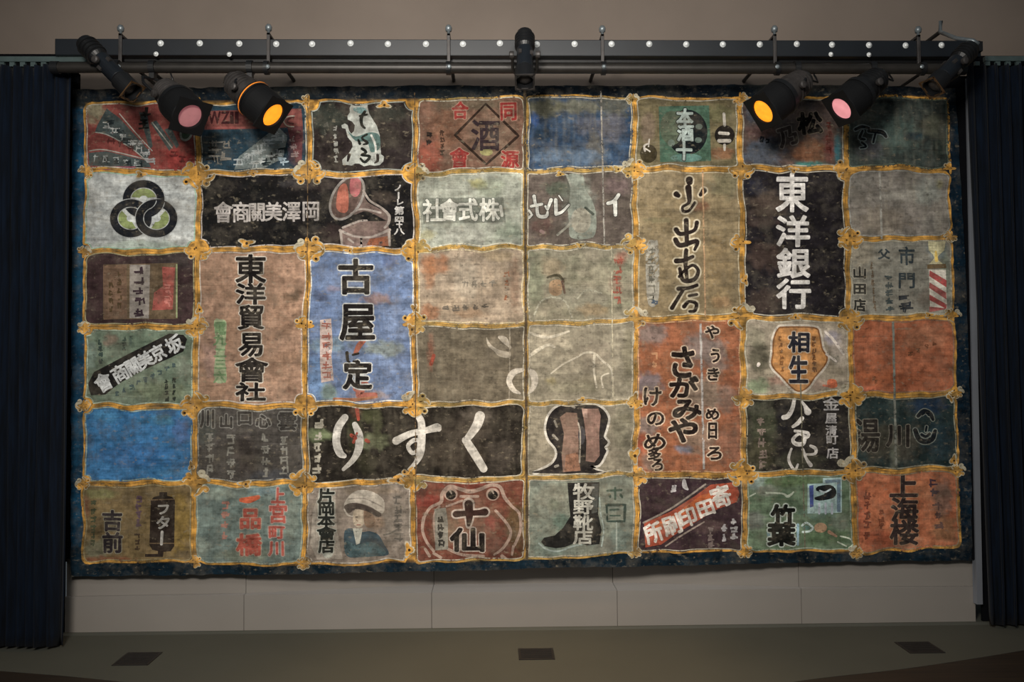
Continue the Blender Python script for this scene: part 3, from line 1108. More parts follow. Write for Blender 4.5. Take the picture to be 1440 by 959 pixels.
o = panel('26', 1, 3, 5, 6, '#857354', '#917e5c', [(985, 290, 12, 8, '#85553e', 0.7), (1020, 260, 22, 20, '#7c7456', 0.8), (925, 310, 22, 4, '#6d6448', 0.8), (1010, 380, 20, 50, '#937a52', 0.6), (1015, 425, 14, 10, '#95714c', 0.6), (925, 260, 30, 20, '#86765a', 0.6)], rad=9, conc=True, rim='#b0a080', label='tan panel with cursive black lettering in pale outline')
sl = [[(969.4, 253, 10), (969.6, 256, 9)], [(951, 273, 8), (954, 275, 6)], [(990, 268, 8), (985, 274, 5)],
      [(968, 264, 9), (969.5, 282, 6), (966.5, 287, 4), (960, 291, 4), (961, 297, 4.5), (969, 296, 4), (977, 285, 4)],
      [(965, 310, 7), (966, 344, 6)], [(951, 323, 7), (957, 329, 6), (976, 324, 5), (980, 313, 6)], [(950, 337, 7), (957, 345, 7), (980, 339, 6), (977, 351, 4)],
      [(951, 367, 7), (962, 366, 6), (974, 361, 5)], [(965, 352, 6), (964, 370, 6), (966, 392, 5)], [(956, 378, 5), (961, 394, 6), (976, 393, 6), (982, 381, 5), (974, 373, 4.5), (962, 381, 4), (955, 389, 4)],
      [(954, 406, 6), (968, 405, 5), (980, 401, 5)], [(961, 407, 5), (953, 420, 5), (945, 433, 6)], [(969, 416, 4), (980, 414, 4)], [(962, 431, 6), (969, 424, 4.5), (979, 427, 5), (977, 437, 5), (970, 438, 4)]]
strokes(o, 'lettering', sl, '#29201c', 0.95, outline=('#c0b193', 2.3), label='cursive black lettering with pale outline')
p = Paint()
p.poly([(910, 342), (920, 338), (926, 346), (926, 420), (912, 428), (908, 380)], '#a19a8a', 0.6, smooth=True)
strip(p, 917, 346, 917, 426, 6, 12, 13, '#6e6a5c', 0.62, 1.8)
strip(p, 917, 424, 925, 426, 2, 7, 6, '#4d5966', 0.7, 2)
p.build('small_lettering', o, 6, True, 'faded column of small lettering')

o = panel('27', 1, 3, 6, 7, '#1c191b', '#231f22', [(1078, 288, 28, 18, '#453931', 0.95), (1070, 312, 22, 8, '#3f322e', 0.8), (1076, 360, 26, 22, '#43352f', 0.9), (1076, 424, 28, 18, '#3d322c', 0.9), (1062, 262, 16, 12, '#262733', 0.7)], rad=12, conc=True, rim='#a9a08e', label='tall black panel with four large white characters')
lettering(o, [('東', 1114, 271, 48, 58), ('洋', 1115, 325, 50, 46), ('銀', 1116, 370, 49, 44), ('行', 1116.5, 413, 50, 44)], '#c9c2ba', 1.7, 0.97, n=10, label='white lettering')

o = panel('281', 1, 2, 7, 8, '#645f57', '#736b62', [(1275, 275, 30, 8, '#8a8478', 0.7), (1305, 270, 20, 20, '#6d6f66', 0.7), (1240, 310, 40, 20, '#6a5e50', 0.6), (1322, 260, 6, 6, '#7d7650', 0.7)], rad=15, rim='#8f8b80', streak=0.35, label='plain grey weathered panel')
o = panel('282', 2, 3, 7, 8, '#6a675c', '#757064', [(1212, 356, 18, 22, '#7d7361', 0.7), (1300, 420, 10, 14, '#5f5348', 0.6), (1328, 385, 8, 40, '#6b7260', 0.6), (1318, 352, 14, 12, '#5d6c70', 0.5)], rad=12, rim='#a39a82', label='grey panel with a striped barber pole')
lettering(o, [('山', 1209, 383, 21, 18), ('田', 1209, 406, 20, 16), ('店', 1209, 429, 18, 18)], '#2b2a26', 1.0, 0.92, outline=('#8d8676', 1.5))
lettering(o, [('父', 1243, 357, 18, 15), ('市', 1275, 360, 24, 28), ('門', 1275, 394, 26, 24)], '#2d3436', 0.8, 0.8, n=6)
p = Paint()
strip(p, 1250, 385, 1253, 440, 5, 14, 11, '#39403f', 0.75, 2.2)
strip(p, 1270, 415, 1278, 440, 3, 22, 9, '#23282e', 0.78, 2.4)
strip(p, 1226, 368, 1231, 438, 6, 5, 12, '#5d4f3e', 0.6, 2)
p.build('small_lettering', o, 6, True)
p = Paint()
p.poly([(1306, 379), (1330, 379), (1332, 434), (1308, 436)], '#b3aa9a', 0.92, wob=0.8)
for k in range(4):
    y = 380 + k * 17
    p.poly([(1307, y), (1307, y + 8), (1331, min(435, y + 24)), (1331, min(434, y + 14))], '#93403c' if k % 2 == 0 else '#8b4a44', 0.85, wob=0.8)
p.poly([(1305, 338), (1330, 338), (1328, 352), (1320, 359), (1317, 364), (1326, 371), (1307, 371), (1314, 363), (1312, 358), (1306, 352)], '#a79e78', 0.9)
p.stroke([(1316, 354, 3), (1317, 366, 5)], '#c2a24a', 0.85)
p.poly([(1304, 372), (1330, 371), (1331, 377), (1304, 378)], '#5c4a30', 0.85)
p.build('barber_pole_picture', o, 4, True, 'red and white striped barber pole')

# ---- row 3
o = panel('31', 2, 3, 0, 1, '#342526', '#40302f', [(245, 365, 30, 14, '#3f3836', 0.7)], rad=12, rim='#8f8560', label='maroon panel framing a small brown poster')
p = Paint()
p.poly([(145, 372), (250, 370), (250, 448), (145, 449)], '#5f4e3a', 0.97, wob=0.8)
p.poly([(145, 373), (178, 372), (178, 448), (146, 449)], '#6a5240', 0.8, wob=1)
p.poly([(183, 372), (211, 372), (209, 448), (182, 448)], '#847b72', 0.85, wob=1.6)
p.poly([(228, 375), (246, 376), (243, 435), (214, 436), (216, 412), (229, 402)], '#944c42', 0.85, wob=1.5)
p.stroke([(248.5, 372, 2), (248.5, 446, 2)], '#8a9468', 0.8)
p.build('poster_picture', o, 4, True, 'brown poster with a red block')
p = Paint()
strip(p, 196, 374, 196, 446, 5, 20, 13, '#33262b', 0.82, 2.8)
strip(p, 156, 396, 156, 440, 4, 7, 10, '#4a3a26', 0.75, 2.4)
strip(p, 168, 380, 168, 436, 5, 7, 9, '#4a3a26', 0.7, 2.2)
strip(p, 236, 400, 236, 432, 4, 12, 8, '#b06a5e', 0.7, 2.0)
p.build('lettering', o, 6, True)

o = panel('32', 2, 4, 1, 2, '#93725a', '#a17e66', [(408, 417, 14, 6, '#5c4634', 0.95), (420, 411, 6, 5, '#5c4634', 0.9), (296, 450, 14, 8, '#866650', 0.7), (404, 455, 8, 8, '#7d5f4a', 0.6), (300, 505, 16, 30, '#947870', 0.5), (410, 550, 10, 5, '#6d5040', 0.7), (404, 430, 3, 16, '#7a5c48', 0.5)], rad=12, conc=True, rim='#b3a595', label='tan panel with a column of black characters and green writing')
lettering(o, [('東', 352.5, 378, 46, 42), ('洋', 352.5, 413, 44, 31), ('貿', 353, 446, 40, 36), ('易', 353.5, 484, 38, 36), ('會', 354, 520, 48, 36), ('社', 352.5, 551, 44, 27)], '#1d1918', 1.35, 0.96, outline=('#bcb0a0', 2.0), label='black lettering with pale outline')
p = Paint()
p.poly([(301, 451), (309, 449), (318, 452), (318, 470), (316, 500), (318, 520), (318, 536), (304, 538), (301, 520), (304, 490)], '#8f9a74', 0.85, smooth=True)
p.build('lettering_ground', o, 4, True, 'pale green ground')
lettering(o, [('電', 309, 461, 18, 20), ('九', 309, 478, 19, 16), ('二', 309.5, 496, 18, 16), ('三', 310, 512, 18, 16), ('六', 309, 530, 19, 18)], '#6a845a', 0.7, 0.88, n=6, label='green lettering')

o = panel('33', 2, 4, 2, 3, '#64779a', '#7484a2', [(531, 421, 20, 8, '#8d7068', 0.85), (451, 416, 12, 8, '#4e566e', 0.85), (548, 367, 12, 10, '#55648a', 0.7), (468, 406, 10, 4, '#8a7a80', 0.6), (540, 490, 28, 12, '#8b9282', 0.7), (462, 485, 30, 10, '#7c8f92', 0.6), (462, 552, 14, 12, '#7c9080', 0.8), (520, 556, 26, 8, '#9a8478', 0.7), (445, 530, 10, 40, '#6a8cb4', 0.6)], rad=12, conc=True, rim='#c2bdb0', amp=0.8, label='light blue panel with large black characters and pink writing')
p = Paint()
p.stroke([(512, 478, 7), (505, 486, 8), (500, 496, 6)], '#a8604a', 0.85)
p.stroke([(501, 546, 10), (515, 540, 8), (505, 555, 10), (528, 555, 6)], '#ad6656', 0.85)
p.stroke([(470, 561, 4), (500, 562, 5), (530, 558, 3)], '#a87050', 0.8)
p.build('paint_splash', o, 4, True, 'red paint splashes')
lettering(o, [('古', 500, 389, 52, 52), ('屋', 503, 452, 52, 56), ('定', 503, 527, 42, 42)], '#231f1e', 1.9, 0.96, outline=('#c6c4be', 2.2), n=10, label='black lettering with white outline',
          extra=lambda p: (p.stroke([(488, 496, 5), (489, 507, 4), (492, 509, 2)], '#231f1e'), p.stroke([(496, 499, 3), (504, 497, 3)], '#231f1e'), p.stroke([(497, 508, 3), (505, 509, 3)], '#231f1e')))
p = Paint()
p.poly([(450, 450), (466, 448), (468, 485), (466, 500), (469, 535), (452, 538), (450, 510)], '#bfa79c', 0.75, wob=1)
p.build('lettering_ground', o, 4, True)
p = Paint()
strip(p, 459, 452, 460, 535, 6, 15, 13, '#a05f50', 0.8, 2.0)
p.build('small_lettering', o, 6, True, 'pink small lettering')

o = panel('34', 2, 3, 3, 4, '#a48f76', '#b19c84', [(612, 372, 22, 14, '#a8683e', 0.75), (604, 382, 10, 24, '#a8714a', 0.7), (605, 440, 14, 12, '#a8683e', 0.7), (660, 440, 22, 8, '#9a7858', 0.6), (700, 360, 24, 8, '#a08a66', 0.6), (655, 395, 20, 30, '#b0a08a', 0.7), (724, 400, 8, 40, '#96765e', 0.7)], rad=4, gold=3.4, gw=0.58, rim='#b9a882', streak=0.3, label='peach panel worn almost bare beside the light blue panel')
p = Paint()
strip(p, 648, 400, 700, 398, 4, 11, 11, '#857a6a', 0.55, 1.8)
strip(p, 620, 434, 690, 430, 5, 11, 9, '#6a6054', 0.52, 2.0)
strip(p, 712, 380, 712, 425, 4, 9, 10, '#a06a4a', 0.5, 1.9)
p.build('lettering', o, 6, True, 'almost vanished lettering')

o = panel('35', 2, 3, 4, 5, '#86826a', '#948a74', [(772, 376, 20, 14, '#9a8668', 0.7), (785, 395, 12, 8, '#665c48', 0.7), (752, 395, 14, 40, '#7c8268', 0.6), (820, 420, 40, 18, '#8d8876', 0.6), (873, 362, 8, 10, '#9a5a48', 0.7), (866, 400, 10, 14, '#84604e', 0.5), (835, 436, 22, 10, '#a08258', 0.5)], rad=4, gold=3.4, gw=0.6, streak=0.45, label='grey green panel with a faint seated figure')
p = Paint()
p.stroke([(770, 390, 3), (785, 387, 4), (793, 396, 3)], '#4c4634', 0.6)
p.poly([(774, 396), (788, 394), (790, 412), (780, 416), (772, 410)], '#9a7c5c', 0.7, smooth=True)
p.stroke([(791, 396, 4), (794, 412, 3)], '#5a4034', 0.65)
p.stroke([(750, 446, 2.4), (760, 425, 2.4), (776, 418, 2.4), (795, 424, 2.4), (804, 446, 2.4)], '#a9a48e', 0.62)
p.stroke([(812, 420, 2.2), (825, 408, 2.2), (846, 412, 2.2)], '#a9a48e', 0.58)
p.build('figure_picture', o, 4, True, 'faint outline of a figure')
p = Paint()
strip(p, 871, 358, 868, 430, 5, 15, 14, '#94503f', 0.62, 2.4)
p.build('small_lettering', o, 6, True, 'faint red lettering')

# ---- row 4
o = panel('41', 3, 4, 0, 1, '#5a6856', '#6a7462', [(257, 515, 10, 14, '#8a937f', 0.6), (155, 478, 10, 10, '#74564a', 0.6), (225, 550, 40, 14, '#6e7458', 0.6), (128, 500, 8, 20, '#6c7a70', 0.6)], rad=10, conc=True, rim='#9ba58f', label='grey green panel with a slanting black band of white lettering')
p = Paint()
p.poly([(124.5, 546), (124.5, 538), (132, 523), (150, 514), (180, 498), (212, 482), (238, 469), (258, 471), (263, 477), (258, 494), (240, 503), (200, 521), (168, 539), (148, 555), (128, 556)], '#1d1b1a', 0.98, wob=0.6)
p.build('colour_band', o, 4, True, 'black slanting band')
A = -0.50
lettering(o, [('會', 145.5, 537.5, 25, 27, A), ('商', 168.5, 525, 24, 26, A), ('關', 187, 515, 22, 25, A), ('美', 204, 506, 22, 24, A), ('京', 222, 496, 22, 24, A), ('坂', 245, 484, 25, 26, A)], '#b3b3b0', 1.0, 0.95, label='white lettering')
p = Paint()
strip(p, 160, 556, 250, 512, 9, 8, 9, '#3e4c4a', 0.75, 2.0)
strip(p, 141, 477, 142, 512, 4, 8, 9, '#33403a', 0.75, 2.2)
strip(p, 175, 473, 174, 494, 3, 7, 7, '#3c4a40', 0.7, 2)
strip(p, 184, 472, 184, 486, 2, 6, 7, '#4c5a4e', 0.65, 2)
strip(p, 234, 532, 235, 565, 4, 6, 8, '#2e342c', 0.75, 2)
strip(p, 245, 530, 245, 565, 4, 6, 8, '#2e342c', 0.72, 2)
p.build('small_lettering', o, 6, True, 'small dark green lettering')

o = panel('44', 3, 4, 3, 4, '#655b4b', '#746a58', [(606, 495, 5, 26, '#8a5440', 0.6), (655, 530, 14, 9, '#544a3c', 0.7), (610, 550, 14, 14, '#706450', 0.6), (700, 490, 20, 14, '#7a705f', 0.6)], rad=3, gold=3.6, gw=0.7, streak=0.4, label='grey brown panel with white brush marks at its edge')
p = Paint()
p.poly([(684, 474), (690, 484), (702, 492), (718, 496), (716, 503), (702, 501), (694, 493), (686, 486)], '#a79c8a', 0.85, smooth=True)
p.poly([(700, 473), (712, 474), (719, 490), (706, 481)], '#b3a896', 0.8, smooth=True)
p.stroke([(716, 450, 2), (717, 480, 2), (716, 560, 1.5)], '#9a8f7c', 0.6)
p.stroke([(610, 500, 5), (606, 512, 5)], '#9a4836', 0.7)
p.build('brush_picture', o, 4, True, 'white brush marks')

o = panel('45', 3, 4, 4, 5, '#8d8571', '#9a917c', [(775, 478, 26, 12, '#b5a991', 0.7), (835, 500, 26, 22, '#9f937f', 0.7), (826, 540, 20, 14, '#746c58', 0.6), (885, 500, 10, 40, '#7d765f', 0.7), (775, 537, 8, 5, '#a09058', 0.6), (800, 545, 40, 10, '#857f68', 0.6)], rad=3, gold=3.6, gw=0.62, streak=0.45, label='pale grey panel with a white outlined mountain')
p = Paint()
for q in ([(740, 505, 3), (752, 495, 5), (770, 485, 4), (780, 488, 3)], [(775, 525, 2), (792, 512, 2.5), (810, 503, 2.5), (822, 496, 3), (836, 497, 3), (848, 508, 3), (860, 520, 3), (862, 545, 2)],
          [(836, 500, 4), (835, 520, 3), (839, 545, 2.5)], [(848, 545, 2.2), (846, 530, 2.2), (856, 525, 2.2)], [(745, 468, 3), (770, 474, 4), (800, 466, 3)]):
    p.stroke(q, '#c4baa4', 0.72)
p.build('mountain_picture', o, 4, True, 'white outline drawing')
# the pair of crescents straddles the seam between the two panels
p = Paint()
p.stroke([(735, 520, 5), (722, 524, 9), (716, 536, 8), (722, 548, 7), (731, 553, 3)], '#c2b8a7', 0.93)
p.stroke([(742, 520, 5), (750, 526, 10), (752, 538, 9), (748, 548, 6), (742, 553, 3)], '#c2b8a7', 0.9)
p.build('crescent_mark', o, 6, True, 'white crescent pair')

o = panel('46', 3, 5, 5, 6, '#94583a', '#a26542', [(917, 470, 22, 16, '#857168', 0.95), (985, 490, 26, 22, '#84736a', 0.9), (1008, 500, 16, 28, '#84746a', 0.8), (912, 540, 20, 18, '#7d6f70', 0.95), (988, 555, 30, 26, '#82705f', 0.9), (1020, 560, 14, 20, '#80695c', 0.7), (910, 598, 20, 14, '#84766e', 0.85), (985, 615, 26, 22, '#84705e', 0.8), (915, 650, 14, 14, '#8a7264', 0.8), (1025, 625, 18, 30, '#805a48', 0.7), (902, 625, 8, 12, '#a8503c', 0.7), (962, 632, 12, 6, '#6d7888', 0.8)], rad=6, rim='#b88e64', label='orange panel blotched with grey and lettered in black')
lettering(o, [('さ', 960, 509, 42, 50), ('が', 961, 545, 42, 31), ('み', 966, 575, 44, 32), ('や', 961, 605, 46, 37)], '#251b18', 2.2, 0.95, outline=('#c8ad92', 2.4), n=10, label='large black lettering with pale outline')
lettering(o, [('や', 1002, 467, 22, 20), ('う', 1006, 500, 18, 22), ('き', 1003, 526, 22, 20), ('め', 1002, 582, 22, 18), ('日', 1002, 605, 17, 26), ('ろ', 1005, 637, 26, 22)], '#2b211d', 1.0, 0.88, outline=('#c8ad92', 2.2), label='small black lettering with pale outline')
lettering(o, [('け', 917, 557, 30, 30), ('の', 922, 588, 28, 24), ('め', 921, 621, 36, 26), ('多', 920, 638, 20, 18), ('ろ', 925, 653, 20, 20)], '#2b211d', 1.0, 0.88, outline=('#c8ad92', 2.2))
p = Paint()
strip(p, 921, 495, 921, 520, 2, 10, 12, '#c28a60', 0.75, 2.4)
p.build('small_lettering', o, 6, True)

o = panel('47', 3, 4, 6, 7, '#8a7d68', '#998b78', [(1068, 503, 16, 24, '#4e4a3a', 0.85), (1060, 475, 16, 16, '#7c7560', 0.7), (1066, 544, 16, 12, '#7c8a68', 0.8), (1180, 490, 14, 24, '#a8998a', 0.7), (1174, 505, 8, 6, '#6c6658', 0.8), (1170, 475, 12, 10, '#87808a', 0.7), (1095, 535, 14, 8, '#a67a68', 0.6), (1150, 540, 12, 8, '#a88a78', 0.6)], rad=12, rim='#b0a68e', label='pale panel with an orange shield')
SH = [(1088, 478), (1094, 463), (1104, 460), (1145, 461), (1152, 470), (1156, 490), (1163, 502), (1160, 513), (1146, 530), (1136, 544), (1125, 550), (1115, 546), (1100, 530), (1086, 514), (1087, 496)]
p = Paint()
p.stroke([(x, y, 8) for x, y in SH], '#bbae9c', 0.85, closed=True)
p.poly(SH, '#b27a40', 0.97, smooth=True)
p.stroke([(x, y, 2.2) for x, y in SH], '#7d5028', 0.9, closed=True)
p.poly([(1164, 534), (1175, 534), (1177, 544), (1165, 545)], '#b8603c', 0.9, smooth=True)
p.stroke([(1158, 542, 3), (1166, 543, 3)], '#b86a50', 0.8)
for q in ([(1160, 466, 3), (1172, 478, 4), (1186, 498, 3)], [(1162, 498, 3), (1176, 508, 3)], [(1066, 514, 4), (1067, 512, 5)]):
    p.stroke(q, '#c2b4a6', 0.8)
p.build('shield_emblem', o, 4, True, 'orange shield with a brown edge')
lettering(o, [('相', 1124, 481, 31, 30), ('生', 1123, 520, 28, 42)], '#23222a', 1.5, 0.94, outline=('#b7a590', 1.6), label='black lettering')
p = Paint()
strip(p, 1145, 472, 1145, 524, 6, 7, 8, '#6d4420', 0.85, 2.4)
strip(p, 1097, 472, 1101, 524, 6, 6, 8, '#7d5028', 0.75, 2.0)
p.build('small_lettering', o, 6, True)

o = panel('48', 3, 4, 7, 8, '#7e452a', '#8c5034', [(1300, 475, 34, 20, '#7c5038', 0.8), (1228, 530, 30, 20, '#8c4c2c', 0.7), (1222, 548, 16, 5, '#a0563a', 0.7), (1290, 485, 10, 6, '#5c3a26', 0.6)], rad=14, rim='#8c6a50', label='plain rust red panel')
p = Paint()
strip(p, 1228, 530, 1234, 540, 2, 7, 8, '#6b4028', 0.55, 2)
strip(p, 1275, 500, 1320, 480, 4, 8, 8, '#5c3824', 0.5, 2)
p.build('lettering', o, 6, True, 'almost vanished lettering')

# ---- row 5
o = panel('51', 4, 5, 0, 1, '#27587e', '#346690', [(230, 590, 14, 8, '#4a7a88', 0.7), (255, 605, 12, 20, '#4a5c84', 0.6), (215, 593, 30, 6, '#2c5a78', 0.7), (150, 585, 20, 10, '#3d7496', 0.6), (250, 665, 30, 6, '#3f6a88', 0.6), (190, 640, 50, 18, '#33659a', 0.5)], rad=10, conc=True, rim='#8c9a8c', label='plain bright blue panel with no lettering')

o = panel('52', 4, 5, 1, 2, '#423d38', '#4d4843', [(345, 640, 18, 30, '#3c3430', 0.7), (290, 600, 14, 30, '#4c4f49', 0.7), (380, 670, 30, 8, '#46484c', 0.6)], rad=12, rim='#8a8578', label='dark grey panel with rows of grey outlined lettering')
lettering(o, [('川', 292, 588, 22, 28), ('山', 318, 592, 20, 20), ('口', 344, 587, 24, 22), ('心', 370, 592, 22, 20), ('雲', 404, 592, 28, 28)], '#3b3733', 1.2, 0.9, outline=('#76726a', 1.7), n=6)
p = Paint()
for x, y0, y1, n in ((296, 608, 668, 4), (325, 610, 675, 4), (374, 608, 672, 4), (400, 612, 668, 4)):
    strip(p, x, y0, x, y1, n, 14, 15, '#7a766c', 0.72, 2.6)
p.build('small_lettering', o, 6, True, 'grey outlined lettering')

o = panel('53', 4, 5, 2, 4, '#24201b', '#2c2722', [(500, 610, 12, 22, '#3a3a26', 0.8), (525, 620, 22, 12, '#75785a', 0.85), (520, 585, 14, 10, '#47482f', 0.9), (530, 595, 8, 30, '#4a4a34', 0.7), (516, 650, 16, 16, '#3f3c2c', 0.8), (447, 612, 24, 8, '#76805a', 0.85), (500, 575, 8, 14, '#5a3a2a', 0.7), (670, 585, 22, 14, '#5f564c', 0.8), (640, 640, 50, 26, '#40382f', 0.85), (706, 640, 22, 24, '#4c443c', 0.7), (655, 606, 40, 20, '#473f36', 0.7), (645, 571, 18, 6, '#151311', 0.9)], rad=9, rim='#a59c88', streak=0.15, label='long black panel with three big white characters')
sl = [[(485, 587, 10), (475.5, 602, 11), (473, 622, 11), (478, 637, 11), (484, 641, 7)], [(499, 597, 8), (505, 612, 11), (504.5, 630, 11), (497, 646, 8), (483, 660, 5)],
      [(557, 620, 11), (577, 610, 9), (600, 605, 9), (615, 601, 12), (617, 603, 8)], [(586, 583, 9), (592, 592, 10), (593, 612, 11), (591, 636, 11), (585, 650, 7), (575, 660, 4)],
      [(590, 620, 5), (582, 619, 6), (574, 627, 6), (580, 637, 6), (589, 632, 5)],
      [(675, 585, 14), (670, 599, 13), (655, 620, 9)], [(655, 619, 11), (666, 636, 12), (680, 659, 11)]]
strokes(o, 'lettering', sl, '#c5beb2', 0.97, label='large white brush lettering')
p = Paint()
strip(p, 449, 588, 447, 668, 5, 16, 15, '#a49c8a', 0.85, 3.2)
p.build('small_lettering', o, 6, True)
p = Paint()
for q in ([(494, 612, 5), (500, 616, 5)], [(515, 619, 5), (518, 621, 5)], [(497, 622, 4), (502, 609, 3)], [(502, 575, 6), (504, 590, 4)]):
    p.stroke(q, '#a04634', 0.85)
p.build('paint_splash', o, 8, True, 'red paint splashes')

o = panel('55', 4, 5, 4, 5, '#857d6a', '#948a76', [(755, 600, 14, 30, '#9a907a', 0.6), (875, 600, 14, 40, '#7c7863', 0.6), (880, 588, 10, 8, '#6a6450', 0.6), (770, 650, 20, 14, '#8e8470', 0.6), (885, 622, 7, 20, '#5c584a', 0.7)], rad=3, gold=4.2, gw=0.66, streak=0.4, label='pale grey panel with a black head in profile')
HEAD = [(752, 665), (763, 660), (776, 653), (783, 642), (782, 631), (772, 618), (768, 604), (770, 590), (777, 578), (789, 570.5), (812, 568), (835, 569), (849, 577), (855, 588), (853, 600), (850, 610), (849, 614), (852, 618), (855, 622.5), (851, 627), (850, 630), (853, 634), (850, 640), (847, 647), (841, 654), (833, 655), (829, 654.5), (838, 661), (850, 665.5)]
p = Paint()
p.stroke([(x, y, 6.5) for x, y in HEAD], '#c9c2b4', 0.95)
p.poly(HEAD, '#2c2827', 0.98, smooth=True)
p.poly([(787, 586), (796, 580), (812, 581), (814, 600), (813, 640), (816, 662), (792, 664), (790, 640), (793, 610)], '#84695a', 0.95, wob=1.2)
p.poly([(796, 640), (812, 636), (816, 662), (794, 663)], '#946a52', 0.6, wob=1.2)
p.poly([(819, 575), (842, 574), (845, 584), (842, 610), (843, 640), (836, 650), (824, 648), (824, 620), (822, 596)], '#8c6d60', 0.95, wob=1.2)
p.poly([(818, 574), (826, 575), (826, 588), (820, 586)], '#b09080', 0.85)
p.disc(818, 612, 5, 13, '#4a4648', 0.85)
p.stroke([(813, 595, 2.4), (816, 610, 2.0), (815, 650, 2.4)], '#a89c8c', 0.7)
for q in ([(780, 592, 3), (783, 600, 3)], [(778, 612, 4), (784, 618, 3)], [(805, 571, 4), (808, 573, 3)], [(781, 656, 4), (786, 654, 3)]):
    p.stroke(q, '#8d867a', 0.7)
p.build('head_picture', o, 4, True, 'black head profile with white outline and brown bars')

o = panel('57', 4, 5, 6, 7, '#1d1b1a', '#262220', [(1072, 600, 24, 34, '#3a3b2c', 0.95), (1068, 640, 24, 22, '#44402f', 0.9), (1070, 575, 18, 10, '#4b4a3c', 0.8), (1125, 648, 36, 12, '#3c3b2f', 0.85), (1100, 592, 8, 20, '#1b1a1d', 0.8)], rad=9, conc=True, rim='#9a927a', label='black and dark green panel with white brush characters')
sl = [[(1117, 562, 5), (1114, 575, 6), (1108, 585, 7), (1102, 587, 7)], [(1127, 564, 3), (1132, 571, 5), (1136, 579, 10)], [(1128, 588, 6), (1122, 595, 6), (1115, 600, 4)],
      [(1118, 606, 4), (1136, 609, 5), (1134, 615, 5), (1124, 610, 4), (1115, 618, 5), (1119, 624, 6), (1129, 624, 6), (1132, 616, 5)],
      [(1113, 631, 3), (1109, 644, 4), (1112, 654, 4), (1118, 661, 4), (1122, 653, 3)], [(1129, 632, 4), (1134, 645, 4), (1140, 654, 6)], [(1140, 627, 4), (1147, 631, 5), (1146, 638, 4), (1134, 639, 3)]]
strokes(o, 'lettering', sl, '#b8b0a6', 0.93, label='white brush lettering')
lettering(o, [('金', 1169, 568, 24, 20), ('屋', 1169, 588, 17, 16), ('清', 1169, 605, 17, 15), ('町', 1170, 618, 17, 14), ('店', 1171, 637, 18, 16)], '#9a9490', 0.6, 0.88, n=6)
p = Paint()
strip(p, 1070, 585, 1074, 660, 5, 13, 15, '#75655a', 0.62, 2.4)
p.build('small_lettering', o, 6, True, 'faint pinkish figure marks')

o = panel('58', 4, 5, 7, 8, '#192323', '#222d2c', [(1240, 620, 36, 26, '#37342b', 0.9), (1272, 625, 24, 26, '#33312a', 0.85), (1305, 570, 26, 14, '#1c2a3c', 0.8), (1320, 620, 20, 30, '#1c2a30', 0.7), (1256, 575, 8, 20, '#3c443e', 0.6), (1258, 640, 6, 30, '#5d5f50', 0.6)], rad=13, rim='#8c8670', label='dark teal panel with brown outlined lettering')
lettering(o, [('湯', 1219, 612, 38, 50), ('川', 1264, 612, 36, 34)], '#211d1a', 1.4, 0.88, outline=('#5d584d', 1.5))
strokes(o, 'round_mark', [[(1291, 585, 5), (1299, 578, 6), (1308, 582, 6), (1312, 590, 4)], [(1297, 583, 2.5), (1302, 580, 2.5), (1306, 584, 2.5)], [(1287, 605, 6), (1292, 617, 7), (1301, 621, 7), (1311, 617, 7), (1315, 606, 5)], [(1296, 611, 4), (1302, 614, 4), (1307, 610, 4)], [(1303, 600, 3), (1302, 606, 3)]], '#0f1418', 0.85, outline=('#5f625a', 1.3))

# ---- row 6
o = panel('61', 5, 6, 0, 1, '#5c4c32', '#6a5838', [(250, 735, 20, 45, '#77602c', 0.85), (135, 772, 16, 16, '#5d5c48', 0.8), (135, 695, 30, 8, '#6d6c44', 0.7), (120, 712, 6, 20, '#6a3f30', 0.6), (150, 787, 40, 5, '#6d3c28', 0.7)], rad=9, rim='#8a7a56', gw=0.6, label='olive brown panel with a black bottle')
p = Paint()
p.poly([(212, 704), (216, 699), (224, 697), (224, 692), (235, 692), (235, 697), (243, 699), (246, 704), (245, 768), (240, 775), (230, 776), (229, 783), (204, 783), (204, 779), (222, 779), (222, 775), (214, 773), (210, 766)], '#271f1a', 0.97)
p.stroke([(212, 703, 1.6), (245, 702, 1.6)], '#5c4a36', 0.7)
p.stroke([(211, 764, 1.6), (244, 764, 1.6)], '#5c4a36', 0.7)
p.build('bottle_picture', o, 4, True, 'black bottle')
lettering(o, [('フ', 230, 716, 20, 17), ('タ', 229.5, 735, 22, 20)], '#8f8a82', 1.0, 0.94, label='white lettering', extra=lambda p: p.stroke([(228, 748, 4), (227, 765, 4)], '#8f8a82', 0.9))
lettering(o, [('吉', 158, 732, 30, 30), ('前', 158, 763, 30, 30)], '#2b2527', 1.4, 0.92, outline=('#78705c', 1.4), label='black lettering')
p = Paint()
strip(p, 195, 697, 196, 740, 4, 10, 11, '#4e3c42', 0.8, 2.8)
strip(p, 194, 750, 193, 774, 3, 10, 8, '#3b2e22', 0.8, 2.2)
strip(p, 132, 702, 131, 770, 6, 9, 10, '#3c3f2c', 0.75, 2.2)
p.build('small_lettering', o, 6, True)

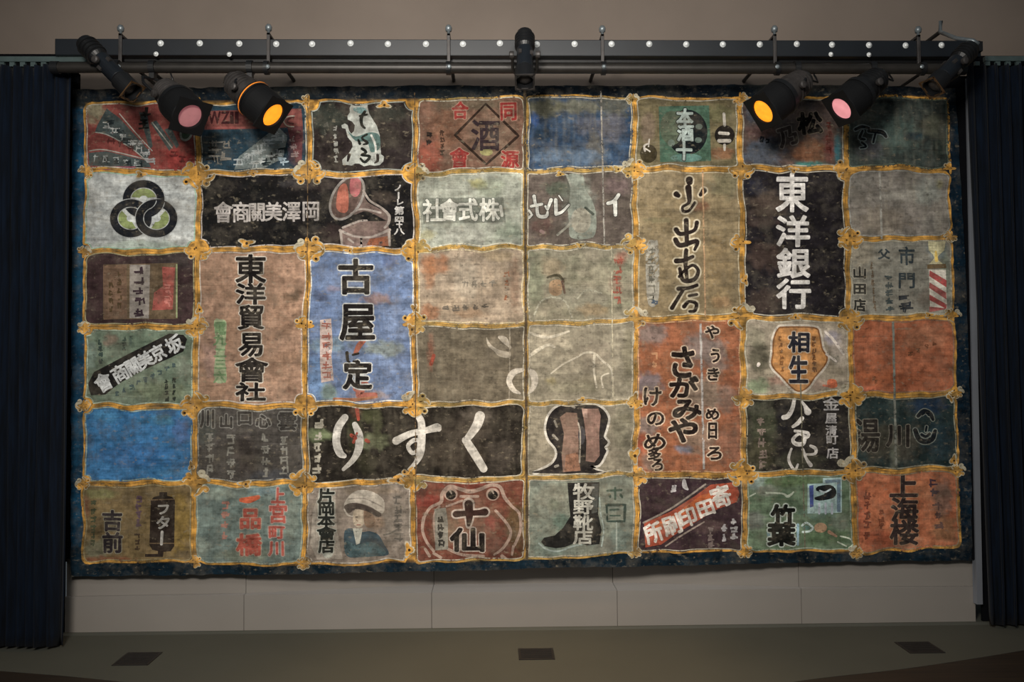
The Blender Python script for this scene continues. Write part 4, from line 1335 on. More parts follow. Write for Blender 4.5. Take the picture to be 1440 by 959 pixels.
o = panel('62', 5, 6, 1, 2, '#5c6862', '#68746c', [(310, 695, 20, 8, '#7c8476', 0.7), (282, 770, 14, 14, '#7b8478', 0.8), (345, 780, 40, 10, '#6c705c', 0.6), (370, 690, 20, 6, '#6f8286', 0.6), (410, 725, 12, 40, '#686d60', 0.6)], rad=15, rim='#8f9482', label='grey green panel with red lettering')
lettering(o, [('品', 352, 729, 32, 30), ('橋', 350, 766, 36, 32)], '#97493a', 1.6, 0.88, outline=('#8d7d6c', 1.8), label='red lettering with pale outline',
          extra=lambda p: (p.stroke([(339, 703, 6), (350, 703, 9), (363, 699, 6)], '#a84e2e', 0.92)))
lettering(o, [('上', 391, 697, 20, 24), ('宮', 391, 722, 28, 28), ('町', 389, 748, 24, 20), ('川', 389, 771, 24, 22)], '#984a3e', 1.1, 0.84, outline=('#97857a', 1.6))
p = Paint()
strip(p, 318, 703, 316, 760, 4, 13, 13, '#94685a', 0.75, 2.8)
p.build('small_lettering', o, 6, True)

o = panel('63', 5, 6, 2, 3, '#776a5e', '#84776a', [(560, 735, 20, 40, '#81776b', 0.6), (520, 690, 40, 6, '#83725e', 0.6), (530, 735, 12, 10, '#8a7058', 0.6)], rad=10, conc=True, rim='#aaa090', label='pinkish grey panel with a woman in a wide hat')
p = Paint()
p.poly([(448, 690), (472, 690), (474, 745), (482, 786), (446, 787), (436, 765), (440, 720)], '#968b7d', 0.85, wob=1)
p.build('lettering_ground', o, 3, True, 'pale strip')
lettering(o, [('片', 459, 697, 26, 22), ('岡', 459, 715, 24, 20), ('本', 459, 732, 25, 20), ('會', 459, 750, 28, 20), ('店', 459, 768, 24, 20)], '#262824', 1.2, 0.94, outline=('#a3a294', 1.6), label='black lettering with white outline')
p = Paint()
p.disc(461, 779, 7, 6, '#a3a294', 0.7)
p.poly([(485, 746), (494, 743), (508, 748), (520, 747), (532, 752), (540, 765), (546, 780), (520, 782), (490, 783), (484, 765)], '#3c4a50', 0.95, smooth=True)
p.poly([(486, 760), (500, 766), (520, 762), (535, 768), (540, 780), (490, 782)], '#495c5e', 0.75, smooth=True)
p.poly([(496, 743), (510, 743), (506, 764), (501, 766)], '#a8a596', 0.9)
p.poly([(496, 724), (500, 716), (512, 718), (515, 730), (511, 738), (505, 742), (498, 738)], '#a5957f', 0.97, smooth=True)
p.poly([(512, 716), (522, 720), (528, 734), (522, 742), (513, 738)], '#7c6450', 0.8, smooth=True)
p.poly([(484, 712), (490, 698), (505, 689), (525, 692), (540, 704), (538, 722), (520, 712), (500, 707)], '#b0a595', 0.96, smooth=True)
p.poly([(484, 712), (496, 707), (515, 711), (536, 722), (532, 727), (516, 719), (500, 716), (490, 722)], '#4e443d', 0.92, smooth=True)
p.stroke([(484, 716, 2), (489, 724, 2.4), (496, 726, 1.6)], '#b0a595', 0.8)
p.stroke([(490, 702, 1.4), (512, 701, 1.4), (538, 713, 1.4)], '#8a8074', 0.7)
p.stroke([(501, 731, 1.2), (503, 733, 1.2)], '#7c6350', 0.8)
p.stroke([(502, 738, 1.4), (507, 738, 1.2)], '#7c4a40', 0.8)
p.stroke([(500, 727, 1.4), (503, 727, 1.2)], '#4e443d', 0.8)
p.stroke([(508, 727, 1.4), (511, 728, 1.2)], '#4e443d', 0.8)
p.build('woman_picture', o, 4, True, 'woman in a wide pale hat and blue jacket')
p = Paint()
strip(p, 560, 696, 562, 762, 5, 15, 14, '#5e5850', 0.72, 2.0)
p.stroke([(540, 752, 2.2), (548, 750, 2), (558, 745, 2.6)], '#5e5850', 0.7)
p.build('small_lettering', o, 6, True)

o = panel('64', 5, 6, 3, 4, '#66382c', '#744434', [(600, 705, 18, 10, '#883a30', 0.7), (660, 730, 50, 30, '#7a5846', 0.85), (690, 735, 10, 10, '#8a4a3e', 0.8), (725, 740, 14, 40, '#5f4c32', 0.85), (660, 683, 40, 5, '#7c3c30', 0.7), (700, 770, 20, 14, '#6d4c40', 0.6), (625, 745, 20, 30, '#75634f', 0.7)], rad=4, gw=0.72, label='red brown panel with an outlined frog')
p = Paint()
fr = '#a28878'
for q in ([(596, 728, 4), (605, 714, 4), (620, 706, 5), (622, 694, 5), (632, 684, 5), (645, 687, 5), (660, 691, 6), (675, 688, 5), (690, 682, 5), (703, 685, 5), (710, 700, 5), (720, 712, 4), (730, 722, 4), (732, 745, 4), (724, 766, 4)],
          [(596, 728, 5), (594, 745, 4), (600, 762, 4), (610, 775, 4)], [(618, 712, 3), (612, 720, 3), (610, 735, 3), (613, 762, 3)],
          [(697, 718, 4), (714, 738, 4), (718, 752, 4), (708, 770, 4), (695, 780, 3)], [(630, 772, 4), (650, 780, 4), (680, 782, 4)],
          [(598, 772, 4), (604, 782, 4)], [(610, 778, 4), (620, 784, 4)], [(722, 768, 4), (720, 780, 3)], [(706, 782, 5), (712, 786, 4)], [(628, 712, 3), (650, 704, 3)], [(648, 698, 4), (672, 698, 4)]):
    p.stroke(q, fr, 0.85)
for x in (634, 693):
    p.disc(x, 695, 9.5, 9, fr, 0.9)
    p.disc(x, 696, 7, 6.5, '#241f1c', 0.95)
    p.stroke([(x - 1, 690, 3), (x + 1, 694, 2)], '#9a8c7c', 0.8)
p.poly([(611, 716), (627, 714), (630, 735), (630, 772), (612, 774), (612, 740)], '#857f72', 0.75, wob=1)
p.build('frog_picture', o, 4, True, 'frog outline in dull pink')
lettering(o, [('仙', 658, 759, 52, 34)], '#211c1a', 2.2, 0.96, outline=('#ab9a8c', 2.2), n=10, label='black lettering with pale outline',
          extra=lambda p: (p.stroke([(641, 723, 9), (652, 722, 8), (672, 721, 8), (682, 720, 10)], '#35231e', 0.97), p.stroke([(659, 709, 12), (660, 726, 10), (659, 738, 5)], '#35231e', 0.97)))
p = Paint()
p.stroke([(641, 723, 14), (652, 722, 13), (672, 721, 13), (682, 720, 15)], '#ab9a8c', 0.94)
p.stroke([(659, 708, 17), (660, 726, 15), (659, 739, 9)], '#ab9a8c', 0.94)
p.build('lettering_outline', o, 5, True)
p = Paint()
strip(p, 620, 725, 621, 770, 4, 12, 11, '#35322d', 0.78, 2.6)
p.build('small_lettering', o, 6, True)

o = panel('65', 5, 6, 4, 5, '#70766a', '#7e8070', [(790, 735, 14, 12, '#5c7062', 0.8), (775, 700, 24, 18, '#7d7a6a', 0.6), (770, 770, 24, 14, '#64746a', 0.6), (870, 760, 16, 18, '#627068', 0.7), (780, 710, 8, 8, '#5d6452', 0.6), (850, 768, 14, 10, '#747064', 0.6)], rad=3, gold=4.0, gw=0.75, label='grey green panel with a tall black boot')
p = Paint()
BOOT = [(798, 679), (843, 678), (842, 700), (841, 722), (846, 745), (843, 765), (825, 767), (819, 764), (808, 764), (795, 769), (782, 771), (766, 768), (761, 762), (765, 756), (780, 753), (792, 742), (802, 726), (800, 705)]
p.stroke([(843, 700, 2), (845, 724, 2), (849, 745, 2), (846, 768, 2)], '#96a096', 0.7)
p.stroke([(758, 764, 2.4), (768, 772, 2.6), (785, 775, 2.4), (806, 768, 2.4), (818, 766, 2)], '#8f9a92', 0.75)
p.poly(BOOT, '#252422', 0.97)
p.poly([(832, 680), (842, 680), (840, 720), (832, 722)], '#4b4d48', 0.8)
p.build('boot_picture', o, 4, True, 'black boot')
lettering(o, [('牧', 821, 691, 31, 24), ('野', 820, 713, 29, 22), ('靴', 820, 735, 29, 22), ('店', 820, 755, 29, 22)], '#b0ada0', 0.95, 0.92, label='white lettering')
p = Paint()
p.stroke([(854, 690, 3), (874, 689, 3)], '#3f4e42', 0.85)
p.stroke([(865, 686, 3), (865, 702, 3)], '#3f4e42', 0.85)
p.stroke([(857, 696, 4), (858, 699, 3)], '#3f4e42', 0.8)
p.stroke([(873, 696, 4), (875, 699, 3)], '#3f4e42', 0.8)
p.stroke([(853, 710, 4), (879, 710, 4), (878, 733, 3.5), (854, 733, 2.5), (853, 710, 3)], '#38443c', 0.85, straight=True)
p.stroke([(858, 717, 2.5), (870, 716, 2.5)], '#46554a', 0.8)
p.stroke([(858, 725, 2), (872, 725, 2)], '#46554a', 0.8)
p.stroke([(867, 735, 2), (867, 776, 2.5)], '#8f968a', 0.7)
p.build('sign_mark', o, 6, True, 'dark green sign')

o = panel('66', 5, 6, 5, 6, '#33252a', '#3c2c2e', [(1000, 740, 24, 10, '#55423f', 0.7), (930, 690, 20, 10, '#3c2a2e', 0.6)], rad=4, gw=0.62, label='maroon panel with a slanting red band of white lettering')
p = Paint()
p.poly([(905, 736), (944, 719), (978, 697), (1000, 681), (1035, 678), (1040, 694), (1036, 706), (1010, 716), (985, 730), (955, 748), (930, 766), (908, 770)], '#98452e', 0.97, wob=1.2)
p.poly([(915, 740), (950, 722), (985, 697), (1000, 692), (1002, 700), (960, 724), (925, 744)], '#ac5528', 0.8, wob=1.2)
p.stroke([(905, 735, 2.6), (945, 714, 2.6), (992, 681, 2.6)], '#8c8074', 0.85)
p.stroke([(936, 768, 2), (960, 752, 2.4), (990, 734, 2)], '#8c7c70', 0.8)
p.build('colour_band', o, 4, True, 'red slanting band')
A = -0.33
lettering(o, [('所', 919, 749, 27, 30, A), ('刷', 945, 738, 27, 30, A), ('印', 967, 727, 27, 28, A), ('田', 992, 714, 27, 25, A), ('寄', 1014, 698, 30, 32, A)], '#c0b6aa', 1.3, 0.95, label='white lettering')
p = Paint()
strip(p, 1033, 728, 1033, 760, 3, 13, 11, '#a09a98', 0.82, 3.2)
strip(p, 1019, 735, 1019, 764, 2, 10, 13, '#a09a98', 0.82, 2.8)
strip(p, 1000, 742, 1000, 770, 3, 10, 10, '#75655f', 0.7, 2.6)
strip(p, 948, 684, 948, 690, 1, 11, 12, '#a09a98', 0.8, 3)
p.stroke([(962, 676, 5), (963, 684, 7), (967, 688, 3)], '#a09a98', 0.8)
p.build('small_lettering', o, 6, True, 'small grey lettering')

o = panel('67', 5, 6, 6, 7, '#50614a', '#5c6b54', [(1060, 675, 16, 14, '#75807a', 0.8), (1062, 732, 16, 14, '#62645c', 0.85), (1110, 676, 40, 8, '#4d5f3a', 0.7), (1160, 755, 40, 10, '#47593c', 0.7), (1180, 735, 16, 12, '#5f6258', 0.6), (1078, 690, 16, 8, '#76746a', 0.6), (1150, 722, 26, 8, '#587064', 0.6)], rad=11, conc=False, rim='#97a08a', label='green panel with black lettering and small pictures')
p = Paint()
p.poly([(1135, 681), (1157, 680), (1157, 672), (1184, 671), (1184, 721), (1136, 722)], '#8aa09c', 0.85, wob=1)
p.poly([(1138, 683), (1144, 682), (1144, 712), (1139, 714)], '#3a4678', 0.9)
p.poly([(1160, 675), (1182, 674), (1182, 720), (1177, 720), (1177, 678), (1161, 680)], '#5a6c78', 0.85)
for x in (1152, 1161, 1170):
    p.stroke([(x, 708, 3), (x, 722, 3)], '#9a9ea6', 0.8)
p.poly([(1150, 684), (1168, 682), (1176, 690), (1172, 700), (1152, 704), (1145, 700), (1160, 694), (1148, 690)], '#15181a', 0.96, smooth=True)
p.stroke([(1153, 690, 2.4), (1160, 692, 2.4), (1168, 688, 2.4)], '#a6b0b0', 0.85)
p.poly([(1078, 744), (1092, 742), (1094, 766), (1080, 766)], '#6a8488', 0.8)
for x in (1114, 1122):
    p.stroke([(x, 738, 4), (x, 766, 3)], '#7d98a0', 0.8)
p.disc(1154, 742, 9, 7, '#9a7a5c', 0.85)
p.stroke([(1166, 748, 5), (1176, 754, 3)], '#a07a60', 0.8)
p.stroke([(1128, 739, 3), (1134, 735, 3), (1143, 742, 3), (1138, 747, 3), (1129, 748, 3)], '#a6b4ac', 0.8)
p.disc(1134, 742, 5, 3, '#4f6a60', 0.85)
for q in ([(1182, 754, 2), (1196, 758, 2.2), (1199, 766, 2), (1194, 770, 2)], [(1178, 762, 2), (1190, 768, 2)], [(1078, 693, 3), (1100, 694, 2.4), (1108, 698, 4), (1116, 692, 2)], [(1050, 700, 2), (1062, 694, 2)]):
    p.stroke(q, '#a0a692', 0.75)
p.build('small_pictures', o, 4, True, 'blue and white kitchen pictures')
lettering(o, [('竹', 1101, 724, 34, 30), ('葉', 1099, 751, 40, 34)], '#151613', 2.1, 0.96, outline=('#a7afa2', 2.4), n=10, label='black lettering with pale outline')

o = panel('68', 5, 6, 7, 8, '#86492c', '#915638', [(1325, 700, 14, 30, '#5d463a', 0.9), (1330, 745, 20, 20, '#66472f', 0.85), (1240, 760, 30, 14, '#7c3c26', 0.7), (1212, 720, 10, 40, '#8d4830', 0.6), (1290, 690, 24, 14, '#955c3a', 0.6), (1275, 760, 20, 14, '#866048', 0.6)], rad=12, rim='#8d7a5c', gw=0.65, label='orange brown panel with dark lettering')
lettering(o, [('上', 1271, 683, 42, 36), ('海', 1272, 717, 40, 36), ('楼', 1272, 748, 42, 38)], '#2a201e', 1.7, 0.93, outline=('#8d6a50', 1.0), label='black lettering')
p = Paint()
strip(p, 1312, 672, 1316, 700, 2, 17, 14, '#3a2a30', 0.8, 2.6)
strip(p, 1318, 705, 1322, 745, 3, 16, 12, '#4a3630', 0.62, 2.2)
strip(p, 1220, 690, 1220, 760, 5, 13, 13, '#5c2f20', 0.75, 2.6)
strip(p, 1240, 715, 1240, 745, 3, 9, 9, '#64341f', 0.7, 2.4)
p.build('small_lettering', o, 6, True)

# ------------------------------------------------------------------ gilt scrollwork at the crossings of the frames
def curl(p, x, y, r, a, sgn, col, w0, wear):
    pts = []
    for k in range(9):
        t = k / 8
        rr = r * (1.0 - 0.72 * t)
        an = a + sgn * 4.6 * t
        pts.append((x + rr * math.cos(an), y + rr * math.sin(an), w0 * (1 - 0.45 * t)))
    p.stroke(pts, col, wear, cols=gold_col)


def scroll(p, x, y, sx, sy, s, wear, rnd):
    """one leaf-like scroll reaching from a crossing into a panel's corner"""
    f = rnd.uniform(0.85, 1.15)
    if rnd.random() < 0.5:
        pts = [(1.5, 0.10, 0.16), (1.35, 0.42, 0.24), (1.0, 0.62, 0.34), (0.70, 0.72, 0.36), (0.58, 0.98, 0.32), (0.78, 1.16, 0.26), (1.0, 1.02, 0.2), (0.94, 0.84, 0.14)]
    else:
        pts = [(0.10, 1.4, 0.16), (0.36, 1.22, 0.24), (0.55, 0.95, 0.34), (0.72, 0.70, 0.36), (1.02, 0.62, 0.32), (1.22, 0.80, 0.26), (1.08, 1.0, 0.2), (0.90, 0.92, 0.14)]
    q = [(x + sx * u * s * f, y + sy * v * s * f * 0.9, w_ * s) for u, v, w_ in pts]
    p.stroke([(u, v, w_ + 2.4) for u, v, w_ in q], '#a29880', wear * 0.78)
    p.poly([(x, y), (x + sx * s * 0.95, y + sy * s * 0.12), (x + sx * s * 0.7, y + sy * s * 0.6), (x + sx * s * 0.12, y + sy * s * 0.85)], gold_col(x + sx * s, y), wear)
    p.stroke(q, '#a87a30', wear, cols=gold_col)
    if rnd.random() < 0.6:
        a, b_ = q[4], q[6]
        p.disc((a[0] + b_[0]) / 2, (a[1] + b_[1]) / 2, s * 0.15, s * 0.13, '#241a10', 0.95)
    if rnd.random() < 0.6:
        p.stroke([(x + sx * s * 0.45, y + sy * s * 0.28, s * 0.12), (x + sx * s * 0.72, y + sy * s * 0.34, s * 0.08)], '#3a2812', 0.9)


def ornament(x, y, size, kind, seed, wear=0.93):
    rnd = random.Random(seed)
    x, y = warp(x, y)
    p = Paint(E_GILT)
    s = size * 0.86
    for sx, sy in ((1, 1), (-1, 1), (-1, -1), (1, -1)):
        if rnd.random() < kind:
            scroll(p, x, y, sx, sy, s * rnd.uniform(0.8, 1.15), wear, rnd)
    pts = []
    n = 48
    for k in range(n):
        a = 2 * PI * k / n
        lobe = abs(math.cos(2 * a)) ** 3.5
        rr = size * (0.36 + 0.74 * lobe) * (1 + 0.22 * N2(math.cos(a) * 2 + seed, math.sin(a) * 2))
        pts.append((x + rr * math.cos(a), y + rr * math.sin(a)))
    p.add(pts, tess(pts), [gold_col(*q) for q in pts], wear)
    for q in range(2):
        p.disc(x + rnd.uniform(-0.3, 0.3) * size, y + rnd.uniform(-0.3, 0.3) * size, size * 0.08, size * 0.10, '#4a3216', 0.9)
    return p.build('scroll_ornament', CURTAIN, 13, True, 'gilt scroll ornament')


k = 0
for r_ in range(0, 7):
    for c_ in range(0, 9):
        x, y = node(r_, c_)
        inner = 0 < r_ < 6 and 0 < c_ < 8
        # crossings that lie inside a long or tall panel have no ornament
        if (r_, c_) in ((1, 0), (2, 0)):
            inner = True
        skip = {(1, 2): 0, (2, 2): 0, (3, 1): 0.4, (3, 2): 0.4, (2, 6): 0.4, (4, 5): 0.5, (4, 6): 0.5, (4, 3): 0, (3, 4): 1, (2, 4): 1, (1, 4): 1, (4, 4): 1, (5, 4): 1}
        sc = skip.get((r_, c_), 0)
        if sc == 1:
            continue
        k += 1
        edge = r_ in (0, 6) or c_ in (0, 8)
        faded = 3 <= c_ <= 5
        if edge and r_ in (0, 6) and c_ in (0, 3, 4, 8):
            continue
        size = (7.5 if edge else 15.0) * (0.85 if faded and c_ != 3 else 1.0)
        if sc == 0.4 or sc == 0.5:
            size *= 0.8
        ornament(x + (2.0 if c_ == 0 else (-2.0 if c_ == 8 else 0)), y + (2 if r_ == 0 else (-2 if r_ == 6 else 0)), size, 0.75, k * 17 + 3, 0.93 if not faded else 0.8)

for i, (x, y, s, up) in enumerate(((198, 247, 6, 1), (345, 341, 8, -1), (357, 244, 5, 1), (489, 352, 5, 1), (451, 352, 4, 1), (280, 436, 6, 0), (425, 455, 6, 0), (580, 463, 7, 0), (580, 432, 5, 0), (344, 679, 7, -1),
                                    (560, 676, 9, -1), (540, 146, 7, 1), (785, 246, 5, 1), (870, 238, 6, 1), (816, 346, 5, -1), (1040, 340, 7, 0), (1048, 395, 6, 0), (1119, 447, 6, 1), (1185, 334, 8, 0), (1305, 444, 5, -1),
                                    (1115, 240, 5, 1), (895, 640, 9, 0), (893, 560, 8, 0), (820, 562, 5, -1), (270, 655, 5, 0), (575, 772, 8, 0), (1180, 240, 7, 0), (1335, 440, 6, 0), (1336, 560, 6, 0), (1340, 645, 6, 0))):
    x, y = warp(x, y)
    p = Paint(E_GILT)
    pts = []
    for q in range(18):
        a = 2 * PI * q / 18
        rr = s * (0.75 + 0.3 * math.cos(3 * a + i))
        pts.append((x + rr * math.cos(a) * (1.35 if up else 0.85), y + rr * math.sin(a) * (0.8 if up else 1.3)))
    big = [(x + (a - x) * 1.3, y + (b - y) * 1.3) for a, b in pts]
    p.add(big, tess(big), hx('#a29882'), 0.75)
    p.add(pts, tess(pts), [gold_col(*q) for q in pts], 0.93)
    curl(p, x, y, s * 0.7, i, 1, '#a87a30', s * 0.25, 0.9)
    p.disc(x + 0.8, y + 0.5, s * 0.24, s * 0.26, '#35240f', 0.9)
    p.build('scroll_ornament', CURTAIN, 13, True, 'gilt scroll ornament')

# ------------------------------------------------------------------ seams where the lengths of cloth join
for x0, x1, y0, y1, wd, col, wear in ((738, 741, 124, 786, 3.6, '#4a3d2d', 0.66), (845, 850, 128, 345, 2.2, '#8a8378', 0.62), (988, 992, 240, 445, 2.0, '#a8845f', 0.6), (985, 990, 455, 660, 3.0, '#a39a92', 0.62), (1237, 1240, 240, 336, 3.0, '#8c877c', 0.62),
                                       (1256, 1260, 452, 655, 3.2, '#75756a', 0.62), (583, 585, 130, 790, 1.6, '#5a4730', 0.55), (1126, 1132, 540, 770, 1.8, '#6a6452', 0.5), (860, 862, 345, 560, 1.6, '#a29a82', 0.52), (433, 431, 130, 785, 1.5, '#5a4730', 0.5)):
    p = Paint(E_GILT)
    n = 40
    p.stroke([(x0 + (x1 - x0) * k / n + 0.8 * N2(k * 0.4, x0), y0 + (y1 - y0) * k / n, wd * (1 + 0.4 * N2(k * 0.7, x0, 4))) for k in range(n + 1)], col, wear, cap=False)
    p.build('cloth_seam', CURTAIN, 15, True)
bpy.data.objects.remove(_to)
bm = bmesh.new()
zt_ = P(720, 140, CUR_Y).z
add_box(bm, (P(125, 140, CUR_Y).x, CUR_Y + 0.0045, zt_ - 0.04), (P(1320, 140, CUR_Y).x, 0.401, zt_ + 0.04))
bmobj('mounting_batten', bm, MAT_WOOD, CURTAIN, 'wooden batten behind the cloth')

# ================================================================== stage drapes and their rails
def drape(name, x0, x1, y_top, y_plane, label, pleats, seed, hang=0.02, lean0=0.0, lean1=0.0):
    rnd = random.Random(seed)
    root = empty(name, (0, 0, 0), label, 'stage drape')
    L, Rr = P(x0, 500, y_plane).x, P(x1, 500, y_plane).x
    zt = P((x0 + x1) / 2, y_top, y_plane).z
    root.location = ((L + Rr) / 2, y_plane, hang)
    bpy.context.view_layer.update()
    nu, nv = pleats * 12, 40
    ph = [rnd.uniform(-0.8, 0.8) for _ in range(pleats + 2)]
    am = [rnd.uniform(0.6, 1.15) for _ in range(pleats + 2)]
    bm = bmesh.new()
    rows = []
    for j in range(nv + 1):
        v = j / nv
        z = hang + (zt - hang) * v
        row = []
        for i in range(nu + 1):
            u = i / nu
            k = u * pleats
            a = k * 2 * PI
            m = am[int(k)] * (1 - (k % 1)) + am[int(k) + 1] * (k % 1)
            depth = (0.052 + 0.025 * (1 - v)) * m
            sway = 0.012 * N2(u * 7, v * 2.2, seed) * (1 - v)
            x = L + (Rr - L) * u + (lean0 * (1 - u) ** 4 + lean1 * u ** 4) * v + 0.018 * math.sin(2 * a + 1.0) * m + sway
            y = y_plane - depth * math.sin(a + 0.35 * N2(u * 5, v * 1.6, seed + 4)) + 0.02 * N2(u * 9, v * 3, seed + 9)
            zz = z + (0.012 * math.sin(a) if j == 0 else 0)
            row.append(bm.verts.new((x, y, zz)))
        rows.append(row)
    for a, b in zip(rows, rows[1:]):
        for i in range(nu):
            bm.faces.new((a[i], a[i + 1], b[i + 1], b[i]))
    o = bmobj('pleated_cloth', bm, MAT_DRAPE, root, smooth=True)
    s = o.modifiers.new('thickness', 'SOLIDIFY')
    s.thickness = 0.006
    for k in range(pleats + 1):
        x = L + (Rr - L) * k / pleats
        bm = bmesh.new()
        add_box(bm, (x - 0.02, y_plane - 0.012, zt - 0.005), (x + 0.02, y_plane + 0.012, zt + 0.03))
        bmobj('runner', bm, MAT_RAIL, root, 'small grey green runner')
    return root, L, Rr, zt


dl, l0, l1, zl = drape('stage_drape', -210, 88, 93, -0.40, 'dark blue pleated drape beside the red sunburst panel of the painted curtain', 20, 3, lean1=0.03)
dr, r0_, r1_, zr = drape('stage_drape', 1382, 1600, 92, -0.16, 'dark blue pleated drape beside the pale grey door jamb', 15, 9, lean0=-0.10)


def rail(label, xa, xb, z, y):
    root = empty('curtain_rail', ((xa + xb) / 2, y, z), label, 'curtain rail')
    bpy.context.view_layer.update()
    bm = bmesh.new()
    add_box(bm, (xa, y - 0.022, z - 0.022), (xb, y + 0.022, z + 0.022))
    bevel_mod(bmobj('track', bm, MAT_RAIL, root), 0.004)
    for x in (xa + 0.25 * (xb - xa), xa + 0.75 * (xb - xa)):
        bm = bmesh.new()
        add_box(bm, (x - 0.02, y + 0.0, z - 0.01), (x + 0.02, 0.405, z + 0.01))
        bmobj('wall_bracket', bm, MAT_RAIL, root)


rail('grey green track above the drape beside the red sunburst panel', l0, P(128, 84, -0.40).x, zl + 0.052, -0.40)
rail('grey green track above the drape beside the pale grey jamb', P(1384, 86, -0.16).x, r1_, zr + 0.052, -0.16)

# ================================================================== lighting beam, pipe and hangers
BY = -0.46
tl_, br_ = P(77, 55, BY), P(1380, 82, BY)
zb0, zb1 = P(720, 78.5, BY).z, P(720, 55.5, BY).z
beam = empty('lighting_beam', (0, BY, zb0), 'long black steel beam studded with bright bolt heads', 'lighting beam')
bpy.context.view_layer.update()
bm = bmesh.new()
add_box(bm, (tl_.x, BY, zb0), (br_.x, BY + 0.10, zb1))
bevel_mod(bmobj('beam_body', bm, MAT_BEAM, beam), 0.006)


def zbeam(x, y):
    return P(x, y, BY)


bolts = [(226, 61), (281, 61), (336.5, 61.5), (388.5, 62), (439, 62), (493, 61), (545.5, 62), (599, 62), (651, 62), (703, 61), (755, 62.5), (808, 62), (860, 62), (913, 62), (965, 62.5), (1016.5, 62.5), (1068.5, 62.5), (1120.5, 62), (1170, 63), (1222, 63.5), (1273.5, 64), (1324, 63.5)]
small = [(219.5, 76), (322.5, 76.5), (1168.5, 76.5), (1222, 77)]
for lst, rad in ((bolts, 0.0185), (small, 0.0145)):
    for x, y in lst:
        c = P(x, y, BY)
        bm = bmesh.new()
        M = Matrix.Translation(Vector((c.x, BY, c.z))) @ Matrix.Rotation(PI / 2, 4, 'X')
        add_lathe(bm, [(rad * 1.35, 0.0), (rad * 1.35, 0.003), (rad, 0.004), (rad * 0.92, 0.012), (rad * 0.6, 0.018), (0.001, 0.021)], M, 14, True)
        bmobj('bolt', bm, MAT_BOLT, beam, smooth=True)

PY, PR = -0.52, 0.042
pz = P(720, 96, PY).z
pl, pr_ = P(78, 96, PY), P(1352, 96, PY)
pipe = empty('lighting_pipe', (0, PY, pz), 'dark round steel pipe under the studded beam', 'lighting pipe')
bpy.context.view_layer.update()
bm = bmesh.new()
add_lathe(bm, [(PR, 0), (PR, pr_.x - pl.x)], Matrix.Translation(Vector((pl.x, PY, pz))) @ Matrix.Rotation(PI / 2, 4, 'Y'), 28, True)
bmobj('tube', bm, MAT_PIPE, pipe, smooth=False)
for xx in (pl.x, pr_.x):
    bm = bmesh.new()
    add_lathe(bm, [(PR * 1.18, -0.03), (PR * 1.18, 0.03)], Matrix.Translation(Vector((xx, PY, pz))) @ Matrix.Rotation(PI / 2, 4, 'Y'), 24, True)
    bmobj('end_cap', bm, MAT_LAMP, pipe)
cz = P(720, 86.5, -0.36).z
cable = empty('curtain_track', (0, -0.36, cz), 'thin dark track between the studded beam and the round pipe', 'track')
bpy.context.view_layer.update()
bm = bmesh.new()
add_box(bm, (P(88, 86, -0.36).x, -0.375, cz - 0.011), (P(1366, 86, -0.36).x, -0.345, cz + 0.011))
bmobj('track', bm, MAT_LAMP, cable)
for xx in (178, 739, 1318):
    x_ = P(xx, 86, -0.36).x
    bm = bmesh.new()
    add_box(bm, (x_ - 0.012, -0.36, cz - 0.008), (x_ + 0.012, 0.405, cz + 0.008))
    bmobj('wall_bracket', bm, MAT_LAMP, cable)

hl = ['steel hanger above the red sunburst panel of the painted curtain', 'steel hanger above the amber lamp of the red banded panel', 'steel hanger above the panel with the black diamond',
      'steel hanger above the mottled blue panel beside the upright spotlight', 'steel hanger above the amber lamp of the brown and violet panel', 'steel hanger above the dark grey green panel near the bent steel arm']
for i, (x, ytop, ybot) in enumerate(((170, 36, 92), (378, 35, 100), (631, 36, 102), (847, 37, 102), (1089, 37, 103), (1291, 38, 92))):
    c = P(x, 66, BY)
    h = empty('beam_hanger', (c.x, BY, zb0), hl[i], 'hanger', 'hangers along the lighting beam')
    bpy.context.view_layer.update()
    zt = P(x, ytop + 12, BY).z
    bm = bmesh.new()
    add_box(bm, (c.x - 0.013, BY - 0.020, pz), (c.x + 0.013, BY - 0.001, zt))
    add_box(bm, (c.x - 0.013, BY - 0.020, zt - 0.02), (c.x + 0.013, BY + 0.115, zt))
    bevel_mod(bmobj('strap', bm, MAT_CAN, h), 0.003)
    bm = bmesh.new()
    add_lathe(bm, [(PR + 0.012, -0.018), (PR + 0.012, 0.018)], Matrix.Translation(Vector((c.x, PY, pz))) @ Matrix.Rotation(PI / 2, 4, 'Y'), 24, True)
    bmobj('pipe_clamp', bm, MAT_LAMP, h)
    bm = bmesh.new()
    zk = P(x, ytop, BY).z
    add_lathe(bm, [(0.012, zt - 0.005), (0.012, zk - 0.05), (0.024, zk - 0.048), (0.028, zk - 0.02), (0.016, zk)], Matrix.Translation(Vector((c.x, BY - 0.006, 0))), 14, True)
    bmobj('hook_bolt', bm, MAT_STEEL, h, 'bright steel bolt', smooth=True)
    bm = bmesh.new()
    add_tube(bm, [(c.x, BY + 0.10, zb1 - 0.05), (c.x, 0.0, zb1 - 0.05), (c.x, 0.405, zb1 - 0.05)], 0.016)
    bmobj('wall_arm', bm, MAT_LAMP, h)
    bm = bmesh.new()
    b = P(x + 1, 97, PY)
    add_lathe(bm, [(0.017, 0), (0.017, 0.006), (0.008, 0.012)], Matrix.Translation(Vector((b.x, PY - PR - 0.010, b.z))) @ Matrix.Rotation(PI / 2, 4, 'X'), 12, True)
    bmobj('wing_bolt', bm, MAT_STEEL, h, 'bright steel bolt')

